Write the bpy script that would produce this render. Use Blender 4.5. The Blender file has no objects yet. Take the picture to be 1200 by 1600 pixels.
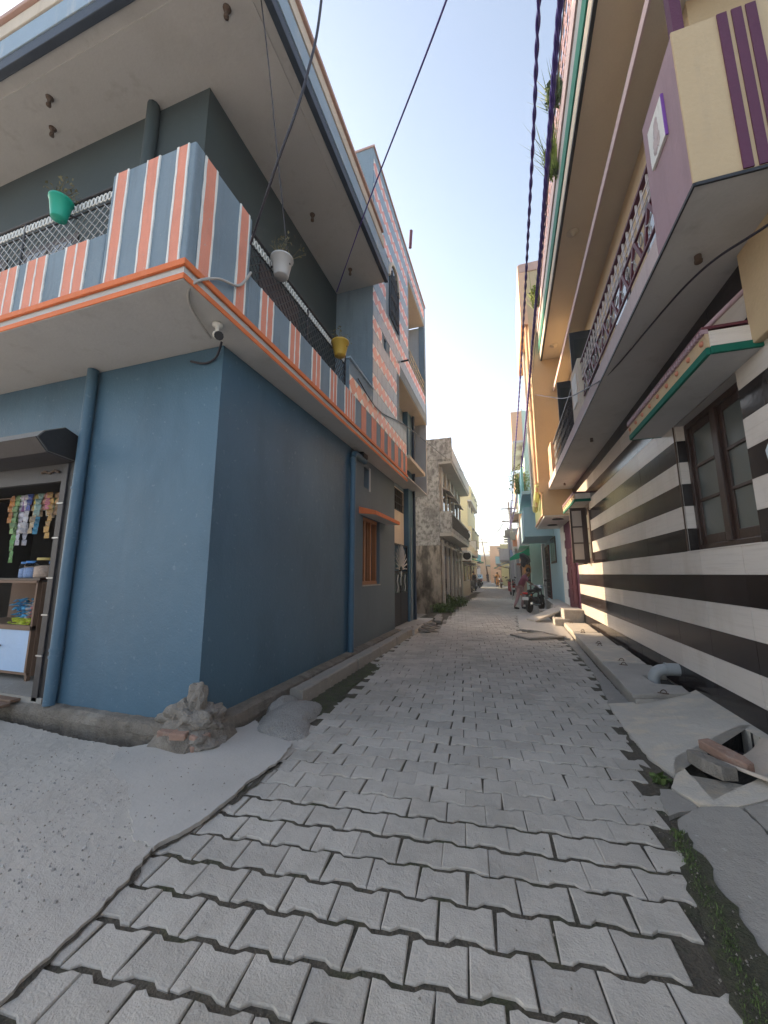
import bpy, bmesh, math, random
from mathutils import Vector, Matrix
R = math.radians
random.seed(7)
scene = bpy.context.scene
COL = scene.collection

# ------------------------------------------------------------------ camera, sky, sun, exposure
cam = bpy.data.cameras.new('camera')
cam.sensor_fit = 'VERTICAL'; cam.sensor_height = 36.0; cam.lens = 597 / 1600 * 36.0
cam.clip_start = 0.02; cam.clip_end = 3000
co = bpy.data.objects.new('camera', cam); COL.objects.link(co)
co.location = (0, 0, 1.5)
co.rotation_euler = (R(90 + 9.229), 0, R(17.87))
scene.camera = co

SUN_EL, SUN_AZ = R(16.5), math.atan2(-4.5, 1.9)      # azimuth from +Y towards +X
world = bpy.data.worlds.new('World'); scene.world = world; world.use_nodes = True
nt = world.node_tree; nt.nodes.clear()
sky = nt.nodes.new('ShaderNodeTexSky'); sky.sky_type = 'NISHITA'; sky.sun_disc = False
sky.sun_elevation = SUN_EL; sky.sun_rotation = SUN_AZ
sky.air_density = 1.0; sky.dust_density = 2.5; sky.ozone_density = 1.0; sky.altitude = 100
bg = nt.nodes.new('ShaderNodeBackground'); bg.inputs['Strength'].default_value = 0.15
wo = nt.nodes.new('ShaderNodeOutputWorld')
hs = nt.nodes.new('ShaderNodeHueSaturation'); hs.inputs['Saturation'].default_value = .72     # hazy, milky air
nt.links.new(sky.outputs[0], hs.inputs['Color']); nt.links.new(hs.outputs[0], bg.inputs[0]); nt.links.new(bg.outputs[0], wo.inputs[0])
sl = bpy.data.lights.new('sun', 'SUN'); sl.energy = 3.2; sl.angle = R(0.8); sl.color = (1.0, 0.72, 0.45)
so = bpy.data.objects.new('sun', sl); COL.objects.link(so)
sd = Vector((math.sin(SUN_AZ) * math.cos(SUN_EL), math.cos(SUN_AZ) * math.cos(SUN_EL), math.sin(SUN_EL)))
so.rotation_euler = (-sd).to_track_quat('-Z', 'Y').to_euler(); so.location = sd * 60
scene.view_settings.view_transform = 'Standard'; scene.view_settings.look = 'None'
scene.view_settings.exposure = 1.8; scene.view_settings.gamma = 1.0
scene.view_settings.use_curve_mapping = False
scene.render.engine = 'CYCLES'
scene.cycles.max_bounces = 8; scene.cycles.diffuse_bounces = 5

# ------------------------------------------------------------------ helpers
class MB:
    def __init__(s): s.v = []; s.f = []; s.m = []; s.sm = []
    def add(s, vs, fs, mi=0, sm=False):
        b = len(s.v); s.v += [tuple(v) for v in vs]
        for f in fs: s.f.append([b + i for i in f]); s.m.append(mi); s.sm.append(sm)
        return s
    def quad(s, *p, mi=0): return s.add(p, [list(range(len(p)))], mi)
    def box(s, x0, x1, y0, y1, z0, z1, mi=0):
        return s.add([(x0,y0,z0),(x1,y0,z0),(x1,y1,z0),(x0,y1,z0),(x0,y0,z1),(x1,y0,z1),(x1,y1,z1),(x0,y1,z1)],
                     [[0,3,2,1],[4,5,6,7],[0,1,5,4],[1,2,6,5],[2,3,7,6],[3,0,4,7]], mi)
    def prism(s, poly, axis, a, b, mi=0):
        def P(u, w, t): return {'x': (t,u,w), 'y': (u,t,w), 'z': (u,w,t)}[axis]
        n = len(poly)
        vs = [P(u,w,a) for u,w in poly] + [P(u,w,b) for u,w in poly]
        fs = [list(range(n)), [n+i for i in range(n)]] + [[i,(i+1)%n,n+(i+1)%n,n+i] for i in range(n)]
        return s.add(vs, fs, mi)
    def tube(s, pts, r, n=8, mi=0, sm=True, cap=True):
        pts = [Vector(p) for p in pts]; k = len(pts); rs = r if isinstance(r, (list, tuple)) else [r]*k
        vs = []; up = None
        for i, p in enumerate(pts):
            t = (pts[min(i+1,k-1)] - pts[max(i-1,0)]).normalized()
            if up is None: up = Vector((0,0,1)) if abs(t.z) < .9 else Vector((1,0,0))
            a = t.cross(up).normalized(); bq = a.cross(t).normalized(); up = bq
            for j in range(n):
                q = 2*math.pi*j/n; vs.append(p + (a*math.cos(q) + bq*math.sin(q))*rs[i])
        fs = [[i*n+j, i*n+(j+1)%n, (i+1)*n+(j+1)%n, (i+1)*n+j] for i in range(k-1) for j in range(n)]
        s.add(vs, fs, mi, sm)
        if cap: s.add(vs[:n], [list(range(n))], mi); s.add(vs[-n:], [list(range(n))], mi)
        return s
    def lathe(s, prof, c=(0,0,0), n=16, mi=0, axis='z', sm=True):
        vs = []
        for r, h in prof:
            for j in range(n):
                q = 2*math.pi*j/n; u, w = r*math.cos(q), r*math.sin(q)
                d = {'z': (u,w,h), 'x': (h,u,w), 'y': (u,h,w)}[axis]
                vs.append((c[0]+d[0], c[1]+d[1], c[2]+d[2]))
        k = len(prof)
        fs = [[i*n+j, i*n+(j+1)%n, (i+1)*n+(j+1)%n, (i+1)*n+j] for i in range(k-1) for j in range(n)]
        if prof[0][0] > 1e-6: fs.append(list(range(n)))
        if prof[-1][0] > 1e-6: fs.append([(k-1)*n+j for j in range(n)])
        return s.add(vs, fs, mi, sm)
    def wall(s, axis, t0, t1, u0, u1, z0, z1, ops=(), mi=0):
        us = sorted({u0, u1} | {min(max(o[i],u0),u1) for o in ops for i in (0,1)})
        zs = sorted({z0, z1} | {min(max(o[i],z0),z1) for o in ops for i in (2,3)})
        def hole(i, j):
            if i < 0 or j < 0 or i >= len(us)-1 or j >= len(zs)-1: return True
            cu, cz = (us[i]+us[i+1])/2, (zs[j]+zs[j+1])/2
            return any(o[0] < cu < o[1] and o[2] < cz < o[3] for o in ops)
        def P(u, z, t): return (t,u,z) if axis == 'x' else (u,t,z)
        for i in range(len(us)-1):
            for j in range(len(zs)-1):
                if hole(i,j): continue
                a,b,c,d = us[i],us[i+1],zs[j],zs[j+1]
                s.quad(P(a,c,t0),P(b,c,t0),P(b,d,t0),P(a,d,t0),mi=mi); s.quad(P(a,c,t1),P(b,c,t1),P(b,d,t1),P(a,d,t1),mi=mi)
                if hole(i-1,j): s.quad(P(a,c,t0),P(a,c,t1),P(a,d,t1),P(a,d,t0),mi=mi)
                if hole(i+1,j): s.quad(P(b,c,t0),P(b,c,t1),P(b,d,t1),P(b,d,t0),mi=mi)
                if hole(i,j-1): s.quad(P(a,c,t0),P(b,c,t0),P(b,c,t1),P(a,c,t1),mi=mi)
                if hole(i,j+1): s.quad(P(a,d,t0),P(b,d,t0),P(b,d,t1),P(a,d,t1),mi=mi)
        return s
    def blob(s, c, r, seed=0, amp=.25, sub=2, sq=(1,1,1), mi=0, sm=True):
        bm = bmesh.new(); bmesh.ops.create_icosphere(bm, subdivisions=sub, radius=1.0)
        rnd = random.Random(seed); ph = [rnd.uniform(0,6.28) for _ in range(6)]
        vs = []
        for v in bm.verts:
            d = v.co
            k = 1 + amp*(math.sin(d.x*3.1+ph[0])*math.sin(d.y*2.7+ph[1]) + .6*math.sin(d.z*4.3+ph[2]+d.x*2) + .3*math.sin(d.y*9+ph[3])*math.sin(d.x*8+ph[4]))
            vs.append((c[0]+d.x*r*k*sq[0], c[1]+d.y*r*k*sq[1], c[2]+d.z*r*k*sq[2]))
        fs = [[v.index for v in f.verts] for f in bm.faces]; bm.free()
        return s.add(vs, fs, mi, sm)
    def mesh(s, name, mats, off=(0,0,0)):
        me = bpy.data.meshes.new(name)
        ox, oy, oz = off
        me.from_pydata([(x-ox,y-oy,z-oz) for x,y,z in s.v], [], s.f)
        for m in (mats if isinstance(mats, (list,tuple)) else [mats]): me.materials.append(m)
        me.polygons.foreach_set('material_index', s.m); me.polygons.foreach_set('use_smooth', s.sm)
        bm = bmesh.new(); bm.from_mesh(me)
        bmesh.ops.recalc_face_normals(bm, faces=bm.faces[:]); bm.to_mesh(me); bm.free()
        return me
    def build(s, name, mats, parent=None, bev=0, **tags):
        off = wloc(parent) if parent else (0,0,0)
        o = bpy.data.objects.new(name, s.mesh(name, mats, off)); COL.objects.link(o)
        if parent: o.parent = parent
        if bev:
            m = o.modifiers.new('bevel','BEVEL'); m.width = bev; m.segments = 2; m.limit_method = 'ANGLE'; m.angle_limit = R(40)
        for k, v in tags.items(): o[k] = v
        return o

def wloc(o):
    p = Vector((0,0,0))
    while o: p = p + o.location; o = o.parent
    return p
def thing(name, label, cat, loc=(0,0,0), rz=0, group=None):
    o = bpy.data.objects.new(name, None); COL.objects.link(o); o.location = loc; o.rotation_euler = (0,0,rz)
    o.empty_display_size = .2; o['label'] = label; o['category'] = cat
    if group: o['group'] = group
    return o
def tag(o, label, cat, group=None):
    o['label'] = label; o['category'] = cat
    if group: o['group'] = group
    return o
def structure(o): o['kind'] = 'structure'; return o
def piece(name, me, parent, wl, rot=(0,0,0), scale=None):
    o = bpy.data.objects.new(name, me); COL.objects.link(o); o.parent = parent
    o.location = Vector(wl) - wloc(parent); o.rotation_euler = rot
    if scale: o.scale = scale
    return o
def recentre(o):
    """move a one-mesh thing's origin to its base"""
    me = o.data; n = len(me.vertices)
    xs = [v.co for v in me.vertices]
    c = Vector((sum(v.x for v in xs)/n, sum(v.y for v in xs)/n, min(v.z for v in xs)))
    for v in me.vertices: v.co -= c
    o.location = c; return o
def copy_tree(o, parent=None):
    c = o.copy(); COL.objects.link(c)
    if parent: c.parent = parent
    for ch in [x for x in TREE.get(o.name, o.children)]: copy_tree(ch, c)
    return c
TREE = {}

# ------------------------------------------------------------------ materials
def mat(name, col, rough=.8, var=.12, ns=2.5, bump=.2, bs=60, streak=0, scol=(.05,.05,.045), ss=(7,7,.7), sthr=.55,
        island=0, metal=0, spec=.5, fine=.06, spots=0, spcol=(.7,.7,.7), spscale=25, coat=0, bdist=.004, dirt=None):
    m = bpy.data.materials.new(name); m.use_nodes = True
    N = m.node_tree.nodes; L = m.node_tree.links; b = N['Principled BSDF']
    b.inputs['Roughness'].default_value = rough; b.inputs['Metallic'].default_value = metal
    b.inputs['Specular IOR Level'].default_value = spec; b.inputs['Coat Weight'].default_value = coat
    g = N.new('ShaderNodeNewGeometry')
    def noise(scale, det=4, vec=None, rg=.55):
        n = N.new('ShaderNodeTexNoise'); n.inputs['Scale'].default_value = scale; n.inputs['Detail'].default_value = det
        n.inputs['Roughness'].default_value = rg
        L.new(vec or g.outputs['Position'], n.inputs['Vector']); return n.outputs['Fac']
    def math_(op, a, bb, c=None):
        n = N.new('ShaderNodeMath'); n.operation = op
        for i, x in enumerate((a, bb, c)):
            if x is None: continue
            if isinstance(x, (int,float)): n.inputs[i].default_value = x
            else: L.new(x, n.inputs[i])
        return n.outputs[0]
    f = math_('MULTIPLY_ADD', noise(ns), 2*var, 1-var)
    if fine: f = math_('MULTIPLY', f, math_('MULTIPLY_ADD', noise(bs*1.7, 2), 2*fine, 1-fine))
    if island:
        oi = N.new('ShaderNodeObjectInfo')
        r = math_('FRACT', math_('ADD', oi.outputs['Random'], g.outputs['Random Per Island']), None)
        f = math_('MULTIPLY', f, math_('MULTIPLY_ADD', r, 2*island, 1-island))
    mx = N.new('ShaderNodeVectorMath'); mx.operation = 'SCALE'; mx.inputs[0].default_value = col[:3]; L.new(f, mx.inputs['Scale'])
    c = mx.outputs[0]
    def blend(c, fac, col2):
        k = N.new('ShaderNodeMix'); k.data_type = 'RGBA'; L.new(fac, k.inputs[0]); L.new(c, k.inputs[6]); k.inputs[7].default_value = (*col2[:3],1)
        return k.outputs[2]
    def ramp(v, a, bb):
        n = N.new('ShaderNodeMapRange'); n.inputs['From Min'].default_value = a; n.inputs['From Max'].default_value = bb; L.new(v, n.inputs[0]); return n.outputs[0]
    if streak:
        mp = N.new('ShaderNodeMapping'); mp.inputs['Scale'].default_value = ss; L.new(g.outputs['Position'], mp.inputs['Vector'])
        c = blend(c, math_('MULTIPLY', ramp(noise(1.0, 6, mp.outputs[0], .65), sthr, sthr+.18), streak), scol)
    if dirt:
        am, dc, ds, th = dirt
        mp2 = N.new('ShaderNodeMapping'); mp2.inputs['Scale'].default_value = ds; mp2.inputs['Location'].default_value = (3.3,1.7,9.1); L.new(g.outputs['Position'], mp2.inputs['Vector'])
        c = blend(c, math_('MULTIPLY', ramp(noise(1.0, 7, mp2.outputs[0], .62), th, th+.16), am), dc)
    if spots:
        c = blend(c, math_('MULTIPLY', ramp(noise(spscale, 3), .66, .70), spots), spcol)
    L.new(c, b.inputs['Base Color'])
    if bump:
        bn = N.new('ShaderNodeBump'); bn.inputs['Strength'].default_value = bump; bn.inputs['Distance'].default_value = bdist*4
        h = math_('ADD', noise(bs, 5), math_('MULTIPLY', noise(bs*.12, 3), 2.0))
        L.new(h, bn.inputs['Height']); L.new(bn.outputs[0], b.inputs['Normal'])
    return m

M = {}
M['blue'] = mat('blue_wall_paint', (.060,.132,.198), .5, .2, .8, .2, 50, streak=.22, scol=(.11,.17,.22), ss=(5,5,.5), sthr=.56, spots=.12, spcol=(.36,.44,.49), spscale=17, dirt=(.5,(.035,.088,.142),(1.3,1.3,.55),.47))
M['blue_lo'] = mat('blue_grey_paint', (.20,.265,.32), .8, .14, 2, .3, 30, streak=.3, scol=(.14,.19,.24), dirt=(.45,(.12,.15,.17),(7,7,.6),.54), spots=.25, spcol=(.38,.40,.41), spscale=28)
M['blue_grey2'] = mat('faded_blue_grey_paint', (.115,.15,.18), .8, .1, 1.5, .15, 50, streak=.3, scol=(.15,.18,.20), ss=(3,3,.6))
M['pink'] = mat('salmon_stripe_paint', (.74,.29,.20), .8, .14, 4, .35, 40, streak=.35, scol=(.58,.36,.30), dirt=(.35,(.45,.2,.15),(8,8,.7),.54), spots=.5, spcol=(.50,.45,.42), spscale=30)
M['orange'] = mat('orange_trim_paint', (.68,.17,.05), .7, .15, 4, .3, 50, streak=.35, scol=(.62,.42,.33), sthr=.58)
M['white'] = mat('white_paint', (.76,.76,.73), .75, .1, 3, .2, 60, dirt=(.4,(.45,.43,.40),(9,9,2),.54))
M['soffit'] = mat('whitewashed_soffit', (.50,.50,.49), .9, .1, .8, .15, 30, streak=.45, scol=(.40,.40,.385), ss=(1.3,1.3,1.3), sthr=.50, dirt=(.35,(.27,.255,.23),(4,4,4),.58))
M['darkwall'] = mat('dark_slate_paint', (.045,.062,.066), .8, .12, 1.5, .15, 50)
M['navy'] = mat('navy_drip_paint', (.035,.05,.075), .6, .1, 3, .2, 40)
M['fascia'] = mat('pale_blue_fascia_paint', (.30,.40,.50), .8, .12, 2, .3, 40, streak=.55, scol=(.62,.60,.55), ss=(9,3,1.0))
M['beigeband'] = mat('beige_fascia_paint', (.62,.54,.44), .85, .12, 3, .3, 40, streak=.3, scol=(.35,.3,.25))
M['lip'] = mat('pink_cornice_paint', (.50,.33,.28), .85, .12, 4, .3, 40)
M['plinth'] = mat('damp_brown_plinth', (.215,.19,.16), .95, .3, 4, .9, 60, streak=.6, scol=(.09,.078,.062), ss=(6,6,5), sthr=.48, fine=.25, dirt=(.5,(.34,.32,.285),(3,3,3),.53), bdist=.008)
M['concrete'] = mat('weathered_concrete', (.41,.385,.35), .92, .26, 2.2, .6, 70, streak=.45, scol=(.18,.165,.145), ss=(3,3,3), sthr=.54, fine=.14, bdist=.006)
M['conc_light'] = mat('pale_concrete', (.44,.415,.38), .92, .16, 1.3, .45, 150, streak=.4, scol=(.33,.31,.285), ss=(2.2,2.2,2), sthr=.48, fine=.1, spots=.55, spcol=(.22,.22,.23), spscale=26, bdist=.005)
M['conc_new'] = mat('fresh_grey_concrete', (.43,.412,.385), .9, .14, 2.2, .2, 45, dirt=(.4,(.38,.365,.34),(1.6,1.6,1.6),.5), streak=.45, scol=(.39,.38,.365), ss=(3,3,3), sthr=.52, fine=.07)
M['conc_rough'] = mat('rough_aggregate_concrete', (.40,.39,.37), .95, .15, 3, 1.0, 60, fine=.45, bdist=.012, spots=.8, spcol=(.13,.125,.12), spscale=45)
M['conc_dark'] = mat('damp_dark_concrete', (.29,.275,.25), .85, .16, 2.4, .5, 90, streak=.45, scol=(.33,.315,.29), ss=(4,4,3), sthr=.51, fine=.14, spots=.4, spcol=(.5,.49,.46), spscale=18)
M['conc_sand'] = mat('sandy_concrete', (.47,.44,.39), .93, .2, 2.4, .5, 70, streak=.7, scol=(.64,.55,.42), ss=(4,5,4), sthr=.48, fine=.12)
M['paver'] = mat('grey_paver_concrete', (.46,.432,.39), .9, .2, 2.2, .6, 120, island=.10, fine=.2, streak=.4, scol=(.31,.285,.245), ss=(4,4,4), sthr=.52, dirt=(.35,(.27,.25,.21),(1.1,1.1,1.1),.5), bdist=.003, spots=.25, spcol=(.56,.55,.53), spscale=11)
M['soil'] = mat('mossy_joint_soil', (.115,.10,.078), .98, .35, 5, 1.0, 70, streak=.85, scol=(.07,.082,.036), ss=(4,4,4), sthr=.50, fine=.4, bdist=.01)
M['moss'] = mat('moss_green', (.10,.098,.065), .98, .4, 8, 1.0, 90, streak=.6, scol=(.075,.095,.035), ss=(9,9,9), sthr=.5, fine=.4, bdist=.012)
M['pit'] = mat('wet_drain_shade', (.022,.020,.017), .6, .4, 6, .6, 40)  # wet drain black, with the shade of a deep pit put into the colour
M['brickred'] = mat('old_brick', (.30,.19,.145), .95, .25, 6, .8, 60, streak=.5, scol=(.40,.37,.33), ss=(9,9,9), sthr=.5, island=.15)
M['wtile'] = mat('white_grained_tile', (.66,.61,.56), .22, .05, 1.5, .02, 30, streak=.45, scol=(.50,.455,.41), ss=(4,1.2,38), sthr=.5, island=.06, fine=.02, dirt=(.35,(.46,.40,.33),(3,2.2,.9),.52))
M['btile'] = mat('black_glazed_tile', (.022,.017,.017), .12, .25, 2, .03, 25, streak=.5, scol=(.05,.04,.038), ss=(6,2,14), sthr=.5, island=.25, fine=.02, spec=.3, dirt=(.35,(.085,.078,.07),(4,3,.8),.55))
M['grout'] = mat('tile_grout', (.40,.37,.34), .9, .1)
M['cream'] = mat('cream_wall_paint', (.50,.38,.235), .85, .1, 1.5, .35, 25, streak=.3, scol=(.47,.37,.25), fine=.05, dirt=(.4,(.36,.29,.21),(4,4,.7),.57))
M['ceil_r'] = mat('buff_ceiling_paint', (.50,.44,.35), .9, .08, .9, .1, 30, streak=.25, scol=(.40,.34,.27), ss=(1.5,1.5,1), sthr=.52)
M['mauve'] = mat('mauve_wall_paint', (.36,.25,.28), .8, .1, 2, .35, 30, streak=.3, scol=(.30,.2,.235), ss=(8,2,2), dirt=(.4,(.24,.17,.19),(3,3,.7),.55))
M['mauve_pale'] = mat('pale_mauve_plaster', (.53,.45,.45), .85, .12, 2.5, .3, 40, streak=.5, scol=(.38,.27,.30), ss=(10,10,1.2), sthr=.54)
M['purple'] = mat('dark_purple_paint', (.095,.02,.055), .7, .12, 3, .25, 40)
M['maroon'] = mat('maroon_metal_paint', (.11,.022,.035), .5, .15, 5, .1, 40)
M['green'] = mat('dark_green_paint', (.0,.12,.08), .85, .12, 3, .15, 40)
M['pinkstrip'] = mat('rose_trim_paint', (.50,.38,.37), .8, .08, 3, .2, 40)
M['rail_w'] = mat('offwhite_rail_paint', (.55,.50,.49), .6, .1, 6, .1)
M['rail_d'] = mat('dark_rail_iron', (.03,.028,.032), .55, .2, 6, .15)
M['rail_y'] = mat('cream_rail_paint', (.58,.5,.34), .6, .1, 6, .1)
M['black'] = mat('black_painted_metal', (.014,.014,.016), .5, .25, 4, .15)
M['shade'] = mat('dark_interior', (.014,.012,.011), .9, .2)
M['steel'] = mat('galvanised_steel', (.42,.42,.42), .45, .12, 5, .15, 40, metal=.75, streak=.3, scol=(.2,.17,.14))
M['greymetal'] = mat('grey_sheet_metal', (.19,.19,.185), .55, .15, 3, .2, 40, streak=.45, scol=(.12,.1,.08), ss=(6,6,1))
M['wood'] = mat('dark_brown_wood', (.038,.020,.015), .4, .25, 3, .1, 30, streak=.4, scol=(.09,.045,.03), ss=(18,18,1.2), sthr=.5)
M['wood_o'] = mat('orange_brown_wood', (.34,.14,.055), .5, .15, 4, .1, 30, streak=.4, scol=(.22,.085,.035), ss=(18,18,1.2))
M['wood_side'] = mat('plywood_side', (.17,.105,.07), .7, .2, 3, .1, 30, streak=.4, scol=(.10,.06,.04), ss=(14,14,1.0))
M['bluepaint'] = mat('sky_blue_counter_paint', (.34,.48,.68), .5, .1, 3, .1, 30, streak=.25, scol=(.5,.6,.72), ss=(4,4,2))
M['pvc'] = mat('grey_pvc', (.32,.34,.35), .42, .08, 3, .04, 40, fine=.03)
M['cable'] = mat('black_cable_sheath', (.02,.018,.03), .45, .2)
M['cable_g'] = mat('grey_cable_sheath', (.40,.39,.37), .5, .1)
M['rubber'] = mat('black_rubber', (.02,.02,.02), .8, .2)
M['plant'] = mat('leaf_green', (.085,.13,.035), .75, .35, 9, .1, 60, island=.45)
M['plant_y'] = mat('bright_leaf_green', (.17,.23,.04), .75, .3, 9, .1, 60, island=.4)
M['dry'] = mat('dry_stem', (.16,.14,.075), .9, .3, 9, .1, 60, island=.4)
M['pot_g'] = mat('green_plastic_pot', (.0,.36,.25), .4, .06, 4, .03, fine=.02)
M['pot_w'] = mat('pale_grey_plastic_pot', (.45,.44,.43), .5, .08, 4, .03, fine=.03)
M['pot_y'] = mat('mustard_plastic_pot', (.52,.33,.045), .5, .08, 4, .03, fine=.03)
M['rust'] = mat('brown_iron', (.10,.065,.045), .75, .3, 8, .3)
M['oldwall'] = mat('weathered_plaster', (.39,.38,.36), .95, .25, 3.0, .5, 50, streak=.8, scol=(.085,.08,.075), ss=(7,7,5.5), sthr=.44, fine=.35, dirt=(.6,(.10,.095,.09),(1.6,1.6,1.2),.5))
M['oldstain'] = mat('blackened_plaster', (.33,.29,.24), .95, .25, 2, .5, 50, streak=.92, scol=(.055,.047,.038), ss=(5,5,1.5), sthr=.47, fine=.35, dirt=(.85,(.05,.043,.035),(2.0,2.0,.9),.45))
M['stone'] = mat('rubble_stone', (.25,.228,.20), .95, .25, 7, .9, 50, streak=.5, scol=(.2,.18,.15), ss=(8,8,8), bdist=.008)
M['clay'] = mat('curved_clay_tile', (.55,.475,.395), .85, .12, 5, .3, 40, streak=.4, scol=(.42,.34,.27), ss=(7,7,7))
M['skin'] = mat('brown_skin', (.22,.115,.07), .6, .05, 8, .03)
M['hair'] = mat('black_hair', (.012,.010,.010), .6, .2)
M['shirt'] = mat('plum_cloth', (.26,.075,.115), .9, .15, 8, .2)
M['trouser'] = mat('dusty_pink_cloth', (.42,.26,.26), .9, .15, 8, .2)
M['darkcloth'] = mat('dark_cloth', (.03,.035,.045), .9, .2, 8, .2)
M['orangecloth'] = mat('orange_cloth', (.55,.25,.07), .9, .15, 8, .2)
M['chrome'] = mat('bright_chrome', (.6,.6,.6), .2, .05, 5, 0, metal=1)
M['redplastic'] = mat('red_gloss_paint', (.32,.03,.04), .3, .08, 5, 0, coat=.3)
M['redlens'] = mat('red_lamp_lens', (.4,.02,.02), .2, .05, 5, 0)
M['greyplastic'] = mat('grey_gloss_paint', (.22,.23,.24), .35, .08, 5, 0, coat=.3)
M['plate'] = mat('white_number_plate', (.72,.72,.70), .5, .05, 5, 0)
M['carblue'] = mat('pale_blue_car_paint', (.38,.55,.66), .25, .05, 5, 0, coat=.5)
M['lightblue'] = mat('light_blue_wall_paint', (.40,.60,.68), .85, .07, 1.5, .2, 30, streak=.2, scol=(.33,.50,.57))
M['yellowgreen'] = mat('pale_lime_paint', (.62,.62,.28), .85, .08, 2, .2)
M['peach'] = mat('peach_paint', (.66,.42,.28), .85, .08, 2, .2)
M['mint'] = mat('mint_paint', (.45,.62,.55), .85, .08, 2, .2)
M['paleyellow'] = mat('pale_yellow_paint', (.63,.57,.33), .85, .08, 2, .2, streak=.25, scol=(.5,.45,.3))
M['greywash'] = mat('grey_limewash', (.44,.45,.46), .85, .1, 2, .2, streak=.25, scol=(.3,.3,.3))
M['terracotta'] = mat('terracotta_paint', (.48,.20,.13), .85, .1, 2, .2)
M['aqua'] = mat('aqua_paint', (.23,.55,.58), .8, .08, 2, .2)
M['awning'] = mat('green_tarpaulin', (.01,.38,.19), .6, .1, 4, .2)
M['asphaltdust'] = mat('dusty_ground', (.27,.255,.235), .95, .2, 1.2, .4, 40, streak=.4, scol=(.2,.19,.17), ss=(1,1,1))
M['bag'] = mat('bluish_white_cloth', (.55,.62,.68), .85, .12, 14, .3)

def glass_mat(name, col, rough=.08):
    m = bpy.data.materials.new(name); m.use_nodes = True; b = m.node_tree.nodes['Principled BSDF']
    b.inputs['Base Color'].default_value = (*col,1); b.inputs['Roughness'].default_value = rough
    b.inputs['Specular IOR Level'].default_value = .8
    return m
M['pane'] = glass_mat('dark_window_glass', (.035,.042,.042), .06)
M['frost'] = glass_mat('frosted_glass', (.42,.37,.32), .35)
M['pane_f'] = glass_mat('grey_frosted_pane', (.085,.10,.095), .28)
def clear_mat(name, col):
    m = bpy.data.materials.new(name); m.use_nodes = True; b = m.node_tree.nodes['Principled BSDF']
    b.inputs['Base Color'].default_value = (*col,1); b.inputs['Roughness'].default_value = .08
    b.inputs['Transmission Weight'].default_value = 1; b.inputs['IOR'].default_value = 1.05
    return m
M['clear'] = clear_mat('clear_plastic', (.95,.95,.95))

# printed wall tile (salmon lozenge on white / grey with slanted pale strokes), flat print in tile-local coordinates
def tile_mat(name, kind):
    m = bpy.data.materials.new(name); m.use_nodes = True; N = m.node_tree.nodes; L = m.node_tree.links; b = N['Principled BSDF']
    b.inputs['Roughness'].default_value = .35
    uv = N.new('ShaderNodeUVMap'); sep = N.new('ShaderNodeSeparateXYZ'); L.new(uv.outputs[0], sep.inputs[0])
    def mt(op, a, c=None, d=None):
        n = N.new('ShaderNodeMath'); n.operation = op
        for i, x in enumerate((a,c,d)):
            if x is None: continue
            if isinstance(x,(int,float)): n.inputs[i].default_value = x
            else: L.new(x, n.inputs[i])
        return n.outputs[0]
    u, v = sep.outputs[0], sep.outputs[1]
    if kind == 'lozenge':
        d = mt('ADD', mt('MULTIPLY', mt('ABSOLUTE', mt('SUBTRACT', u, .5)), 1.0), mt('ABSOLUTE', mt('SUBTRACT', v, .5)))
        f = mt('GREATER_THAN', d, .60); c1, c2 = (.68,.21,.125), (.68,.63,.57)
    else:
        w = mt('FRACT', mt('MULTIPLY', mt('ADD', u, mt('MULTIPLY', v, .22)), 4.0))
        f = mt('MULTIPLY', mt('LESS_THAN', w, .14), mt('LESS_THAN', mt('ABSOLUTE', mt('SUBTRACT', v, .5)), .36)); c1, c2 = (.15,.215,.265), (.36,.42,.46)
    k = N.new('ShaderNodeMix'); k.data_type = 'RGBA'; L.new(f, k.inputs[0]); k.inputs[6].default_value = (*c1,1); k.inputs[7].default_value = (*c2,1)
    g = N.new('ShaderNodeNewGeometry'); nz = N.new('ShaderNodeTexNoise'); nz.inputs['Scale'].default_value = 3; L.new(g.outputs['Position'], nz.inputs['Vector'])
    sc = N.new('ShaderNodeVectorMath'); sc.operation = 'SCALE'; L.new(k.outputs[2], sc.inputs[0]); L.new(mt('MULTIPLY_ADD', nz.outputs['Fac'], .35, .82), sc.inputs['Scale'])
    L.new(sc.outputs[0], b.inputs['Base Color']); return m
M['t_loz'] = tile_mat('salmon_lozenge_tile', 'lozenge'); M['t_grey'] = tile_mat('grey_stroke_tile', 'stroke')

# ------------------------------------------------------------------ ground, paved lane, concrete aprons
structure(MB().quad((-1500,-1500,-.12),(1500,-1500,-.12),(1500,1500,-.12),(-1500,1500,-.12)).build('ground', M['asphaltdust']))
lane = structure(MB().box(-2.75,1.35,-4,150,-.11,-.011).build('paver_lane', M['soil']))
def bend(y):                                   # the lane drifts left far away
    return 0 if y < 34 else -.0011*(y-34)**1.72
rough_far = MB()
for i in range(40):
    y0, y1 = 34+i*3, 37+i*3
    rough_far.quad((bend(y0)-3.2,y0,-.006),(bend(y0)+1.8,y0,-.006),(bend(y1)+1.8,y1,-.006),(bend(y1)-3.2,y1,-.006))
structure(rough_far.build('far_lane', M['paver']))

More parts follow.
